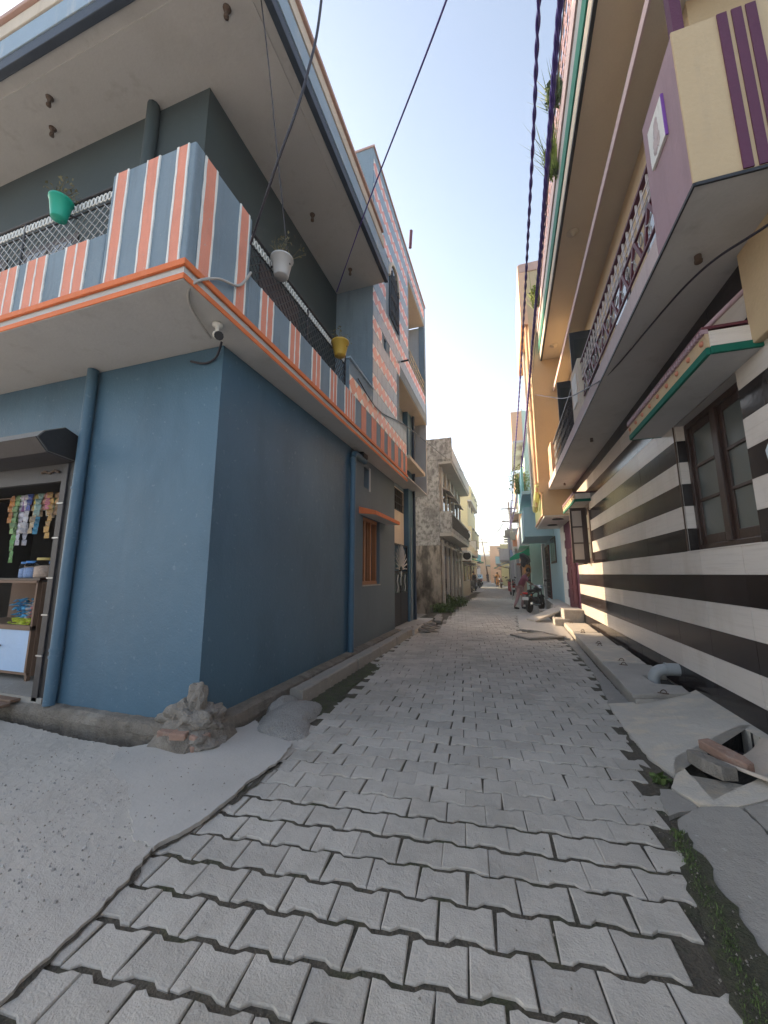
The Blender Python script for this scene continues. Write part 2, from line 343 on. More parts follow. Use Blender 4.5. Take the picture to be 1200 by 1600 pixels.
def lerp(tab, y):
    if y <= tab[0][0]: return tab[0][1]
    for (a,b),(c,d) in zip(tab, tab[1:]):
        if y <= c: return b + (d-b)*(y-a)/(c-a)
    return tab[-1][1]
XR = [(-2,.62),(1.85,.66),(2.0,.69),(2.24,.72),(2.64,.77),(2.97,.81),(3.2,.90),(3.87,.96),(4.4,1.0),(5.13,1.05),(5.9,1.1),(7,1.14),(8.5,1.15),(10,1.12),(10.5,.6),(11.3,.25),(15,.22),(15.5,1.2),(40,1.3)]
XL = [(-2,-1.95),(3.0,-2.0),(3.9,-1.98),(4.2,-1.95),(6.1,-2.1),(6.6,-2.28),(9.8,-2.38),(12,-2.0),(18,-2.1),(40,-2.3)]
PU, PW, PA = .240, .1775, .011
def paver_mesh(seed, gap, side=None):
    r = random.Random(seed); hu = PU/2 - (gap*.4 if side is None else side); hw = PW/2 - gap/2
    prof = [(-hu,PA),(-hu*.64,PA),(-hu*.37,-PA),(hu*.37,-PA),(hu*.64,PA),(hu,PA)]
    top = [(x, hw+a) for x,a in prof]; bot = [(x, -hw-a) for x,a in reversed(prof)]
    pts = [(x+r.uniform(-.003,.003), y+r.uniform(-.003,.003)) for x,y in top+bot]
    if seed % 4 == 0: pts[0] = (pts[0][0]+.012, pts[0][1]-.012)          # knocked corner
    if seed % 5 == 1: pts[6] = (pts[6][0]-.016, pts[6][1]+.007)
    n = len(pts); b = .005
    ins = [(x*(1-b/hu*1.0), y*(1-b/hw)) for x,y in pts]
    vs = [(x,y,0) for x,y in ins] + [(x,y,-.005) for x,y in pts] + [(x,y,-.04) for x,y in pts]
    fs = [list(range(n))] + [[k*n+i,k*n+(i+1)%n,(k+1)*n+(i+1)%n,(k+1)*n+i] for k in (0,1) for i in range(n)]
    return vs, fs
PV = [paver_mesh(s, .005 + .003*(s%3)) for s in range(8)] + [paver_mesh(s+20, .009, .0006) for s in range(6)]
PVM = []
for vs, fs in PV:
    m_ = MB(); m_.add(vs, fs); PVM.append(m_.mesh('paver', M['paver']))
TH = R(6.6); cu, su = math.cos(TH), math.sin(TH)
rnd = random.Random(3); cand = []
w = -1.2; j = 0
rowgap = {}
while w < 24:
    near = w < 1.62
    for i in range(-16, 18):
        u = (i + .5*(j % 2))*PU + rowjit if j else (i)*PU
        x = -.5 + u*cu - w*su; y = 1.0 + u*su + w*cu
        if y < -.6: continue
        if lerp(XL, y) - .02 < x < lerp(XR, y) - .015:
            cand.append((x, y, j))
    w += PW + (rnd.uniform(.012,.026) if near else rnd.uniform(.000,.004)) * (1.0 if w > .1 else .6); j += 1
    rowjit = rnd.uniform(-.006,.006)
def screen(x, y):                              # does the photograph's camera see this spot, and how near is it
    f = (-math.sin(R(17.87))*math.cos(R(9.229)), math.cos(R(17.87))*math.cos(R(9.229)), math.sin(R(9.229)))
    rt = (math.cos(R(17.87)), math.sin(R(17.87)))
    z = x*f[0]+y*f[1]-1.5*f[2]; xx = x*rt[0]+y*rt[1]
    up = (math.sin(R(17.87))*math.sin(R(9.229)), -math.cos(R(17.87))*math.sin(R(9.229)), math.cos(R(9.229)))
    yy = x*up[0]+y*up[1]-1.5*up[2]
    return z > .3 and abs(xx/z) < 1.07 and -1.42 < yy/z
vis = sorted([c for c in cand if screen(c[0], c[1])], key=lambda c: c[0]**2+c[1]**2)
own = set(vis[:296]); stuff = MB()
for c in cand:
    x, y, j = c; k = rnd.randrange(8) if y < 2.3 else 8 + rnd.randrange(6); z = rnd.uniform(-.004,.003) - .004*max(0,math.sin(x*1.9+y*.8))*max(0,math.sin(y*1.3+1)); a = TH + rnd.uniform(-.012,.012) + (math.pi if rnd.random()<.5 else 0)
    tx, ty = rnd.uniform(-.012,.012), rnd.uniform(-.012,.012)
    if c in own:
        piece('paver', PVM[k], lane, (x,y,z), (tx,ty,a))
    else:
        vs, fs = PV[k]; mt_ = Matrix.Translation((x,y,z)) @ Matrix.Rotation(a,4,'Z') @ Matrix.Rotation(tx,4,'X')
        stuff.add([mt_ @ Vector(v) for v in vs], fs)
stuff.build('pavers', M['paver'], lane, kind='stuff')
farp = MB()                                    # lower detail pavers further down the lane
for jj in range(86):
    y = 24.2 + jj*.19
    for i in range(20):
        x = -2.2 + (i+.5*(jj%2))*.24
        if lerp(XL,y) < x < lerp(XR,y) and y < 40:
            xx = x + bend(y); farp.box(xx-.114,xx+.114,y-.084,y+.084,-.03,rnd.uniform(-.005,.004))
farp.build('pavers', M['paver'], lane, kind='stuff')

def jag(pts, step=.05, amp=.012, seed=0):
    r = random.Random(seed); out = []
    for (a,b),(c,d) in zip(pts, pts[1:]+pts[:1]):
        n = max(1, int(math.hypot(c-a,d-b)/step)); nx, ny = -(d-b), (c-a); L = math.hypot(nx,ny) or 1
        for i in range(n):
            t = i/n; k = r.uniform(-amp,amp); out.append((a+(c-a)*t+nx/L*k, b+(d-b)*t+ny/L*k))
    return out
def slab(name, pts, z0, z1, m, amp=.012, seed=0, step=.05, zf=None, hump=0):
    """a cast slab with ragged edges; zf(x,y) gives its top, hump adds gentle waves"""
    P = jag(pts, step, amp, seed) if amp else pts
    bm = bmesh.new(); r = random.Random(seed+99); px, py = r.uniform(0,6), r.uniform(0,6)
    F = lambda x,y: (zf(x,y) if zf else z1) + hump*(math.sin(x*2.3+px)*math.sin(y*1.9+py)+.4*math.sin(x*6+py)*math.sin(y*5+px))
    vt = [bm.verts.new((x,y,0)) for x,y in P]; f = bm.faces.new(vt)
    bmesh.ops.triangulate(bm, faces=[f])
    for _ in range(3):
        es = [e for e in bm.edges if e.calc_length() > .22 and not e.is_boundary]
        if not es: break
        bmesh.ops.subdivide_edges(bm, edges=es, cuts=1)
        bmesh.ops.triangulate(bm, faces=bm.faces[:])
    for v in bm.verts: v.co.z = F(v.co.x, v.co.y)
    be = [e for e in bm.edges if e.is_boundary]
    g = bmesh.ops.extrude_edge_only(bm, edges=be)
    for v in g['geom']:
        if isinstance(v, bmesh.types.BMVert): v.co.z = z0
    bmesh.ops.recalc_face_normals(bm, faces=bm.faces[:])
    me = bpy.data.meshes.new(name); bm.to_mesh(me); bm.free(); me.materials.append(m)
    for p in me.polygons: p.use_smooth = False
    o = bpy.data.objects.new(name, me); COL.objects.link(o); return structure(o)

slab('old_concrete_apron', [(-1.79,-6),(-1.78,1.116),(-1.80,1.31),(-1.825,1.48),(-1.86,1.66),(-1.937,1.852),(-2.03,1.87),(-2.30,2.06),(-2.53,2.26),(-2.80,2.36),(-3.0,2.44),(-3.18,2.62),(-3.24,2.73),(-3.9,2.745),(-4.9,2.79),(-12,2.95),(-12,-6)], -.10, .020, M['conc_light'], hump=.007, seed=1, step=.03, amp=.010)
slab('new_concrete_patch', [(-2.02,1.865),(-1.93,1.86),(-1.86,2.05),(-1.84,2.25),(-1.87,2.6),(-1.83,2.95),(-1.90,3.25),(-2.2,3.35),(-2.56,3.62),(-2.55,3.2),(-2.48,2.76),(-3.0,2.74),(-3.26,2.73),(-3.21,2.62),(-3.03,2.44),(-2.82,2.34),(-2.56,2.23),(-2.34,2.05),(-2.06,1.86)], -.10, .0235, M['conc_new'], hump=.005, seed=2, step=.03, amp=.009)
RZ = lambda x, y: .022 + .15*(x-1.05)/.95 + .028*max(0, 1.05-x)
DZ = lambda x, y: RZ(x, y) - .004
slab('sandy_apron_far', [(1.02,5.3),(1.0,4.6),(1.02,3.9),(1.10,3.62),(1.19,3.9),(1.9,4.5),(2.005,4.5),(2.005,5.6),(1.88,5.5),(1.27,5.3)], -.10, 0, M['conc_sand'], zf=RZ, seed=3, amp=.006)
slab('sandy_apron_near', [(1.095,3.60),(1.02,3.45),(1.10,3.235),(1.30,3.22),(1.6,3.34),(2.005,3.52),(2.005,4.495),(1.90,4.495),(1.95,3.92),(1.66,3.62),(1.20,3.29),(1.195,3.885)], -.10, 0, M['conc_sand'], zf=RZ, seed=4, amp=.005)
slab('damp_apron', [(.885,2.93),(.92,3.06),(1.10,3.225),(1.30,3.21),(1.315,3.2),(1.315,-5),(.78,-5),(.79,1.6),(.80,1.87),(.82,2.02),(.85,2.26),(.87,2.55)], -.10, 0, M['conc_dark'], zf=DZ, seed=5, amp=.01)
slab('damp_apron_inner', [(1.33,3.215),(1.6,3.33),(2.005,3.51),(2.005,-5),(1.33,-5)], -.10, 0, M['conc_dark'], zf=DZ, seed=6, amp=.004)
slab('gutter_strip', [(1.03,5.34),(1.27,5.36),(1.28,7.2),(1.36,9.9),(1.13,9.95),(1.17,8.5),(1.16,7.0),(1.10,5.95)], -.10, .012, M['conc_dark'], seed=7, amp=.012)
slab('pale_concrete_pad', [(.22,15.1),(.20,11.35),(.55,11.2),(.80,10.95),(1.10,10.35),(1.34,10.0),(1.40,12.3),(1.28,12.5),(1.2,15.3)], -.10, .035, M['conc_new'], seed=8, amp=.02)
tag(recentre(slab('moss_strip', [(-1.96,4.15),(-2.08,5.0),(-2.1,6.2),(-2.33,6.5),(-2.345,4.05),(-2.1,3.7)], -.10, .004, M['moss'], seed=9, amp=.03)), 'dark mossy dirt strip between the pavers and the left kerb', 'moss')['kind'] = 'stuff'
slab('moss_edge', [(.88,1.3),(.90,2.2),(.91,2.6),(.91,2.95),(.78,2.6),(.72,2.24),(.67,1.8),(.64,1.3)], -.10, .006, M['moss'], seed=10, amp=.02, hump=.004)['kind'] = 'stuff'
slab('moss_edge', [(1.0,3.46),(1.09,3.62),(1.015,3.9),(1.0,4.6),(1.02,5.3),(1.0,5.0),(.96,4.2),(.9,3.5),(.93,3.2),(1.0,3.2)], -.10, .002, M['soil'], seed=11, amp=.015)['kind'] = 'stuff'
slab('broken_concrete_strip', [(.87,3.06),(1.09,3.235),(1.0,3.42),(.93,3.40),(.90,3.28)], -.10, .016, M['conc_dark'], seed=12, amp=.012)
# scattered grit and small stones
grit = MB(); rg = random.Random(5)
for i in range(1100):
    q = rg.random()
    if q < .5: x, y = rg.uniform(-4.5,-1.85), rg.uniform(.9,2.7); z = .032
    elif q < .62: x, y = rg.uniform(.66,.95), rg.uniform(1.6,3.3); z = .012
    elif q < .9: x, y = rg.uniform(-2.3,1.0), rg.uniform(1.2,9); z = .003
    else: x, y = rg.uniform(-2.6,-1.9), rg.uniform(9.5,22); z = .01
    if q < .5 and x > -1.9: continue
    s = rg.uniform(.002,.007); a = rg.uniform(0,3)
    grit.add([(x+s*math.cos(a+t*2.09), y+s*math.sin(a+t*2.09), z-.003) for t in range(3)] + [(x,y,z+s*.8)], [[0,1,3],[1,2,3],[2,0,3]])
def mn_(x, y):                                   # keep the smooth new patch clean
    return x > -3.2 and y > 1.84 + max(0, (-2.0-x))*.62
peb = MB()
for i in range(420):
    x, y = rg.gauss(-2.6,.55), rg.gauss(1.75,.42)
    if mn_(x,y) or not (x < -1.98 and y > .6 and y < 2.75): continue
    r_ = rg.uniform(.003,.008)*(1 if rg.random() < .85 else 1.7); a = rg.uniform(0,3); k = rg.uniform(.6,1)
    peb.add([(x+r_*math.cos(a+t*1.047),y+r_*k*math.sin(a+t*1.047),.016) for t in range(6)]+[(x+r_*.6*math.cos(a+t*1.047),y+r_*k*.6*math.sin(a+t*1.047),.0245+r_*.12) for t in range(6)], [[t,(t+1)%6,6+(t+1)%6,6+t] for t in range(6)]+[[6,7,8,9,10,11]])
peb.build('pebbles', mat('grey_pebble',(.33,.32,.31),.8,.3,20,.3,80,island=.5), kind='stuff', label='pebbles exposed in the worn concrete apron', category='pebbles')
grit.build('grit', M['stone'], kind='stuff', label='small grit and stones scattered on the concrete and pavers', category='grit')
ed = MB(); EDGE = [(-1.78,.5),(-1.78,1.116),(-1.80,1.31),(-1.825,1.48),(-1.86,1.66),(-1.93,1.85),(-1.86,2.05),(-1.84,2.25),(-1.87,2.6),(-1.83,2.95)]
P_ = jag(EDGE, .03, .006, 3)[:-60]; L_, R_ = [], []
for i in range(len(P_)):
    w0 = .012 + .02*abs(math.sin(i*.37))*rg.random(); L_.append((P_[i][0]-.02, P_[i][1], .004)); R_.append((P_[i][0]+w0, P_[i][1], .004))
for i in range(len(P_)-1):
    if abs(P_[i+1][1]-P_[i][1]) < .1: ed.quad(L_[i],R_[i],R_[i+1],L_[i+1])
ed.build('edge_dirt', M['soil'], kind='stuff', label='dark dirt packed in the crack between apron and pavers', category='dirt')
# moss tufts lining the widest joints
tuft = MB(); rt_ = random.Random(8)
def blades(mb, x, y, z, n, h, r, rr, wd=.004):
    for _ in range(n):
        a = rr.uniform(0,6.28); d = rr.uniform(0,r); px, py = x+d*math.cos(a), y+d*math.sin(a); b = rr.uniform(0,6.28)
        hh = h*rr.uniform(.4,1); l = hh*rr.uniform(.2,.8); cx, cy = math.cos(b), math.sin(b)
        mb.add([(px-cy*wd,py+cx*wd,z),(px+cy*wd,py-cx*wd,z),(px+cx*l,py+cy*l,z+hh)], [[0,1,2]])
for i in range(420):
    y = rt_.uniform(1.3,2.95); blades(tuft, lerp(XR,y)+rt_.uniform(.03,.1), y, 0, 5, .02, .02, rt_, .003)
for i in range(260):
    y = rt_.uniform(4.1,6.4); blades(tuft, rt_.uniform(-2.3,-2.05), y, 0, 5, .02, .03, rt_, .003)
tuft.build('moss_tufts', M['plant'], kind='stuff', label='low moss and grass tufts growing along the lane edges', category='moss')

# ------------------------------------------------------------------ blue corner house (left)
BH = thing('blue_house', 'blue corner house with salmon striped balcony and lozenge tiled upper storeys', 'house', (-2.787, 3.05, 0))
wl = MB()
wl.wall('x', -3.02, -2.787, 3.05, 6.56, -.1, 3.92)
wg = MB(); wg.wall('x', -3.02, -2.790, 6.56, 9.55, -.1, 3.92, [(7.25,8.32,1.28,2.69),(7.28,7.58,3.30,3.74)])
wg.build('side_wall', M['blue_grey2'], BH)
wl.wall('y', 3.05, 3.27, -4.74, -3.02, -.1, 3.92)
wl.box(-10, -4.741, 3.05, 3.27, 2.96, 3.92)
wl.box(-10, -3.05, 6.4, 11.6, 0, 3.92); wl.box(-4.75, -4.55, 3.271, 6.4, -.1, 3.92)
wl.build('wall', M['blue'], BH)
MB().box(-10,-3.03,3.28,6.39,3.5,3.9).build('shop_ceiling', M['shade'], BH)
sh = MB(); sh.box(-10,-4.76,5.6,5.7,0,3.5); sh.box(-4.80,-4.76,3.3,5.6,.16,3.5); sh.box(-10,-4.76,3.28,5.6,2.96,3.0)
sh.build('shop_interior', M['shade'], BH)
# plinth
pl = MB()
def rough_bar(mb, pts, prof, seed, amp=.02):
    """sweep a profile (offset, z) along a polyline in plan, jittered"""
    r = random.Random(seed); rows = []
    n = len(prof)
    P = []
    for (a,b),(c,d) in zip(pts, pts[1:]):
        k = max(1,int(math.hypot(c-a,d-b)/.09))
        for i in range(k): P.append((a+(c-a)*i/k, b+(d-b)*i/k))
    P.append(pts[-1]); vs = []
    for i,(x,y) in enumerate(P):
        x0,y0 = P[max(i-1,0)]; x1,y1 = P[min(i+1,len(P)-1)]
        tx,ty = x1-x0,y1-y0; L = math.hypot(tx,ty); nx,ny = ty/L,-tx/L
        for o,z in prof: vs.append((x+nx*(o+r.uniform(-amp,amp)), y+ny*(o+r.uniform(-amp,amp)), z+r.uniform(-amp,amp)*.45))
    fs = [[i*n+j,i*n+j+1,(i+1)*n+j+1,(i+1)*n+j] for i in range(len(P)-1) for j in range(n-1)]
    mb.add(vs, fs); mb.add(vs[:n],[list(range(n))]); mb.add(vs[-n:],[list(range(n))])
rough_bar(pl, [(-10,3.06),(-2.95,3.06)], [(-.02,.15),(.08,.145),(.125,.125),(.145,.06),(.12,-.11)], 1, .014)
rough_bar(pl, [(-2.79,3.2),(-2.79,9.55)], [(-.02,.15),(.10,.145),(.165,.13),(.18,.04),(.17,-.08)], 2, .007)
rough_bar(pl, [(-3.0,3.06),(-2.86,3.02),(-2.79,2.98),(-2.76,3.1),(-2.79,3.25)], [(-.1,.16),(.08,.15),(.20,.10),(.27,.0),(.27,-.09)], 3, .03)
pl.build('plinth', M['plinth'], BH)
from mathutils import noise as mn
def lumpy(mb, c, r, sq, seed, amp=.35, fq=2.2, fine=.06, sub=4, sm=False):
    bm = bmesh.new(); bmesh.ops.create_icosphere(bm, subdivisions=sub, radius=1.0); vs = []
    for v in bm.verts:
        d = v.co.normalized(); p = d*fq + Vector((seed*3.1, seed*1.7, seed*.9))
        cell = mn.voronoi(d*fq*1.3 + Vector((seed,0,0)))[0][0]
        k = 1 + amp*mn.noise(p) + amp*.5*(cell-.4) + fine*mn.noise(p*6) + fine*.6*mn.noise(p*14)
        vs.append((c[0]+d.x*r*k*sq[0], c[1]+d.y*r*k*sq[1], c[2]+d.z*r*k*sq[2]))
    fs = [[v.index for v in f.verts] for f in bm.faces]; bm.free(); mb.add(vs, fs, 0, sm)
rb = MB()
lumpy(rb, (-2.83,3.05,.17), .23, (1.15,.72,.62), 1, .5, 2.0)
lumpy(rb, (-2.99,3.03,.15), .17, (1.35,.5,.5), 2, .5, 2.0)
lumpy(rb, (-2.80,3.05,.34), .12, (.8,.6,1.35), 3, .35, 2.0, sub=4)
lumpy(rb, (-2.73,3.12,.17), .15, (.7,1.3,.7), 4, .5, 2.0)
lumpy(rb, (-2.90,3.01,.27), .10, (1.0,.7,.9), 5, .5, 2.2, sub=3)
lumpy(rb, (-2.77,3.0,.04), .19, (1.5,.95,.55), 6, .4, 2.0)
rb.build('broken_corner', M['stone'], BH)
bk = MB(); bk.box(-.075,.075,-.05,.05,-.033,.033); bkm = bk.mesh('brick', M['brickred'])
for p, a in [((-2.94,2.885,.11),.05),((-2.79,2.86,.035),.12),((-2.97,2.88,.035),-.06),((-2.62,2.92,.10),1.3),((-2.61,2.90,.03),1.1),((-2.79,2.875,.115),.2)]:
    o = piece('brick', bkm, BH, p, (.03,.02,a)); b_ = o.modifiers.new('b','BEVEL'); b_.width = .012; b_.segments = 2
# side window, shade slab
fr = MB()
for y0,y1 in ((7.25,7.33),(7.52,7.60),(7.88,7.96),(8.24,8.32)): fr.box(-2.95,-2.86,y0,y1,1.35,2.62)
fr.box(-2.96,-2.85,7.25,8.32,1.28,1.35); fr.box(-2.96,-2.85,7.25,8.32,2.62,2.69)
wn = MB(); wn.box(-3.0,-2.99,7.25,8.32,1.28,2.69)
w_ = fr.build('window_frame', M['wood_o'], BH, bev=.006); wn.build('pane', M['pane'], w_)
gb = MB()
for i in range(9): gb.tube([(-2.90,7.38+i*.105,1.35),(-2.90,7.38+i*.105,2.62)], .007, 5)
gb.build('window_bars', M['wood_o'], w_)
MB().box(-2.84,-2.775,7.22,8.35,1.255,1.28).build('window_sill', M['concrete'], BH)
ss_ = MB(); ss_.prism([(-2.80,2.84),(-2.43,2.74),(-2.43,2.66),(-2.80,2.70)], 'y', 7.02, 8.78, 0); s_ = ss_.build('sun_shade', M['orange'], BH, bev=.008)
MB().prism([(-2.79,2.698),(-2.44,2.658),(-2.44,2.655),(-2.79,2.69)], 'y', 7.04, 8.76).build('shade_underside', M['soffit'], BH)
# gate bay
MB().box(-3.05,-2.95,9.55,11.1,2.34,3.96).build('lintel_wall', M['beigeband'], BH)
MB().box(-3.05,-2.96,9.55,11.8,3.97,6.6).build('rear_wall', M['blue_lo'], BH)
MB().box(-3.05,-2.80,11.12,11.72,-.1,6.58).build('corner_pillar', M['blue'], BH)
MB().box(-3.0,-2.45,9.9,12.0,4.66,4.76).build('sun_shade', M['beigeband'], BH)
gr = MB()
for i in range(7): gr.tube([(-2.93,9.75+i*.2,3.3),(-2.93,9.75+i*.2,3.9)], .012, 5)
for z in (3.3,3.5,3.7,3.9): gr.tube([(-2.93,9.72,z),(-2.93,10.98,z)], .012, 5)
gr.build('window_grille', M['black'], BH)
MB().box(-2.80,-2.775,7.585,7.66,3.26,3.78).build('vent_surround', M['greywash'], BH)
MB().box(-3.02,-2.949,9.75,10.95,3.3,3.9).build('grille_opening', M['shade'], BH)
GT = MB(); GT.box(-2.880,-2.840,9.57,11.08,.16,.95); GT.box(-2.880,-2.835,9.57,9.63,.16,2.3); GT.box(-2.880,-2.835,11.02,11.08,.16,2.3); GT.box(-2.880,-2.835,10.30,10.36,.16,2.0); GT.box(-2.880,-2.835,9.57,11.08,2.27,2.32); GT.box(-2.880,-2.835,9.57,11.08,1.52,1.58); GT.box(-2.880,-2.835,9.57,11.08,.95,1.0)
gt = GT.build('gate', M['black'], BH)
for y0,y1 in ((9.63,10.30),(10.36,11.02)):
    MB().box(-2.875,-2.850,y0,y1,1.0,1.52).build('gate_panel', M['pane'], gt)
pk = MB()
for i in range(15):
    a = math.pi*(i/14); c, s = math.cos(a), math.sin(a)
    p = [(-2.835,10.33+.15*c,1.62+.1*s),(-2.825,10.33+.38*c,1.66+.36*s),(-2.830,10.33+.56*c+.05*math.sin(i),1.64+.62*s)]
    pk.tube(p, [.014,.018,.02], 5)
    q = p[2]; pk.tube([q,(q[0],q[1]+.05*c-.05*s,q[2]+.05*s+.03)], [.02,.006], 5)
pk.blob((-2.830,10.33,1.5),.07,3,.1,2,(.3,1,1.3)); pk.tube([(-2.820,10.25,1.2),(-2.820,10.22,1.3),(-2.820,10.25,1.42)],.018,6)
for y in (9.95,10.7): pk.tube([(-2.830,y,1.03),(-2.830,y+.07,1.15),(-2.830,y-.03,1.3),(-2.830,y+.05,1.48)], .016, 5)
pk.build('gate_peacock_ornament', M['steel'], gt)
MB().box(-3.2,-2.3,9.6,12.2,-.06,.14).build('doorstep', M['concrete'], BH, bev=.02)
# drain pipes
p_ = MB(); p_.tube([(-2.72,6.52,.12),(-2.72,6.52,3.70)], .058, 12); p_.tube([(-2.72,6.52,3.70),(-2.72,6.56,3.78),(-2.72,6.65,3.81),(-2.72,7.15,3.80)], .06, 12)
for z in (.9,2.2,3.55): p_.tube([(-2.72,6.52,z),(-2.72,6.52,z+.05)], .065, 12)
p_.build('drain_pipe', M['blue'], BH)
MB().box(-2.785,-2.64,6.86,7.12,3.82,3.915).build('junction_box', M['black'], BH, bev=.01)
p_ = MB(); p_.tube([(-4.64,2.985,.15),(-4.635,2.985,3.92)], .058, 16)
for z in (.62,.69,2.45): p_.tube([(-4.64,2.985,z),(-4.64,2.985,z+.03)], .064, 16)
p_.build('drain_pipe', M['blue'], BH)
p_ = MB(); p_.tube([(-2.74,11.6,.15),(-2.74,11.6,6.6)], .045, 10); p_.build('drain_pipe', M['navy'], BH)
p_ = MB(); p_.tube([(-2.775,11.3,.15),(-2.775,11.3,2.9)], .016, 8); p_.build('conduit', M['steel'], BH)
# first floor balcony
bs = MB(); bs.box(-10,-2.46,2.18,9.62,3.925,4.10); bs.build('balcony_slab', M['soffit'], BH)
for z0, z1, o in ((3.93,3.985,.0),(4.045,4.105,.018)):
    t_ = MB(); a = o
    t_.box(-10,-2.45+a,2.17-a,2.179,z0,z1); t_.box(-2.459,-2.45+a,2.179,9.64,z0,z1); t_.build('balcony_trim', M['orange'], BH, bev=.006)
par = MB(); par.box(-10,-3.46,2.18,2.30,4.10,4.68); par.box(-3.46,-2.46,2.18,2.30,4.10,5.32); par.box(-2.58,-2.46,2.30,2.985,4.10,5.30); par.box(-2.58,-2.46,2.985,5.66,4.10,4.64)
par.build('parapet', M['blue_lo'], BH, bev=.018)
def stripes_front(x0, x1, z0, z1, lines):
    q = random.Random(int(x0*100)); wv = lambda x: [(x+q.uniform(-.004,.004), z0+(z1-z0)*i/9) for i in range(10)]
    MB().prism(wv(x0)+wv(x1)[::-1], 'y', 2.172, 2.179).build('stripe', M['pink'], BH)
    e = MB()
    for x in lines: e.prism(wv(x-.010)+wv(x+.010)[::-1], 'y', 2.168, 2.1795)
    e.build('stripe_edge', M['white'], BH)
def stripes_side(y0, y1, z0, z1, lines, m='pink'):
    q = random.Random(int(y0*100)); wv = lambda y: [(y+q.uniform(-.004,.004), z0+(z1-z0)*i/9) for i in range(10)]
    MB().prism(wv(y0)+wv(y1)[::-1], 'x', -2.459, -2.452).build('stripe', M[m], BH)
    if lines:
        e = MB()
        for y in lines: e.prism(wv(y-.010)+wv(y+.010)[::-1], 'x', -2.4595, -2.448)
        e.build('stripe_edge', M['white'], BH)
for x0 in (-6.78,-6.18,-5.58,-4.98,-4.54,-3.97):
    stripes_front(x0, x0+.29, 4.11, 4.665, (x0,x0+.145,x0+.29))
for x0,x1 in ((-3.39,-3.25),(-3.01,-2.87),(-2.65,-2.53)): stripes_front(x0,x1,4.11,5.305,(x0,x1))
for y0,y1 in ((2.30,2.44),(2.78,2.92)): stripes_side(y0,y1,4.11,5.29,(y0,y1))
for y0,y1 in ((3.19,3.42),(3.78,4.02),(4.36,4.60),(4.93,5.16)): stripes_side(y0,y1,4.11,4.625,(y0,(y0+y1)/2,y1))
stripes_side(5.49,5.93,4.11,4.62,(5.49,5.6,5.71,5.82,5.93))
lw = MB(); lw.box(-2.58,-2.46,5.66,9.66,4.10,4.62); lw.build('parapet', M['blue_lo'], BH)
for y0,y1 in ((6.25,6.5),(6.81,7.1),(7.38,7.63),(7.89,8.15),(8.44,8.74),(9.02,9.22),(9.45,9.62)): stripes_side(y0,y1,4.11,4.61,(), 'pink')
MB().box(-2.58,-2.46,5.66,6.85,4.621,5.20).build('parapet', M['blue_lo'], BH)
MB().box(-2.60,-2.43,5.64,6.86,5.205,5.25).build('parapet_cap', M['fascia'], BH, bev=.01)
# railings of the balcony
def railing(name, P, n_dir, z0, z1, mat_w):
    """P: (a0,a1) along axis, n_dir ('x',y) or ('y',x)"""
    a0, a1 = P; ax, c = n_dir
    pt = (lambda a,z,d=0: (a,c+d,z)) if ax == 'x' else (lambda a,z,d=0: (c+d,a,z))
    fr = MB(); fr.tube([pt(a0,z1),pt(a1,z1)], .018, 6); fr.tube([pt(a0,z1-.16),pt(a1,z1-.16)], .010, 5); fr.tube([pt(a0,z0+.02),pt(a1,z0+.02)], .010, 5)
    nn = max(1,int((a1-a0)/1.3))
    for i in range(nn+1): a = a0+(a1-a0)*i/nn; fr.tube([pt(a,z0),pt(a,z1)], .014, 5)
    r_ = fr.build(name, M['rail_d'], BH)
    la = MB(); h = z1-.16-z0; st = .105; k = int((a1-a0+h)/st)
    for i in range(k+1):
        s0 = a0-h+i*st
        for sg in (1,-1):
            q0, q1 = (s0, s0+h) if sg>0 else (s0+h, s0)
            zz0, zz1 = z0, z1-.16
            lo, hi = min(q0,q1), max(q0,q1)
            def zat(a): return zz0+(zz1-zz0)*((a-q0)/(q1-q0))
            b0, b1 = max(lo,a0), min(hi,a1)
            if b1-b0 > .02: la.tube([pt(b0,zat(b0),.006*sg),pt(b1,zat(b1),.006*sg)], .006, 4, cap=False)
    la.build('lattice', mat_w, r_)
    orn = MB(); k = int((a1-a0)/.055)
    for i in range(k):
        a = a0+.03+i*.055; zc = z1-.085
        orn.tube([pt(a+.022*math.cos(t), zc+.045*math.sin(t), -.004) for t in [j*math.pi/4 for j in range(9)]], .008, 4, cap=False)
    orn.build('scroll_ornament', M['white'], r_)
railing('railing', (-7.5,-3.47), ('x',2.24), 4.68, 5.27, M['steel'])
railing('railing', (3.0,5.62), ('y',-2.52), 4.64, 5.24, M['rail_d'])
# set-back first floor wall, ceiling slab and fascia
uw = MB(); uw.box(-10,-3.30,3.05,6.85,4.10,7.60); uw.build('upper_wall', M['darkwall'], BH)
MB().box(-3.299,-3.28,4.2,5.3,4.75,6.1).build('shutter', M['wood'], BH)
for x0 in (-5.9,-7.4):
    d_ = MB().box(x0-.55,x0+.55,3.03,3.049,4.75,6.1).build('shutter', M['wood'], BH)
    for u in (-.45,.05): MB().box(x0+u,x0+u+.4,3.02,3.029,4.85,6.0).build('pane', M['pane'], d_)
p_ = MB(); p_.tube([(-4.14,2.98,4.1),(-4.14,2.98,7.58)], .075, 10); p_.build('drain_pipe', M['darkwall'], BH)
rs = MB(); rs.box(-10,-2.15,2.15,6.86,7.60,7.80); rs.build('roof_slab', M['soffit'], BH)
rb_ = MB(); rb_.box(-10,-2.32,2.32,6.85,7.585,7.602); rb_.build('soffit_panel', M['soffit'], BH)
def band(name, z0, z1, o, m, y1=6.87):
    t_ = MB(); t_.box(-10,-2.12+o,2.12-o,2.2,z0,z1); t_.box(-2.2,-2.12+o,2.2,y1,z0,z1); return t_.build(name, M[m], BH, bev=.008)
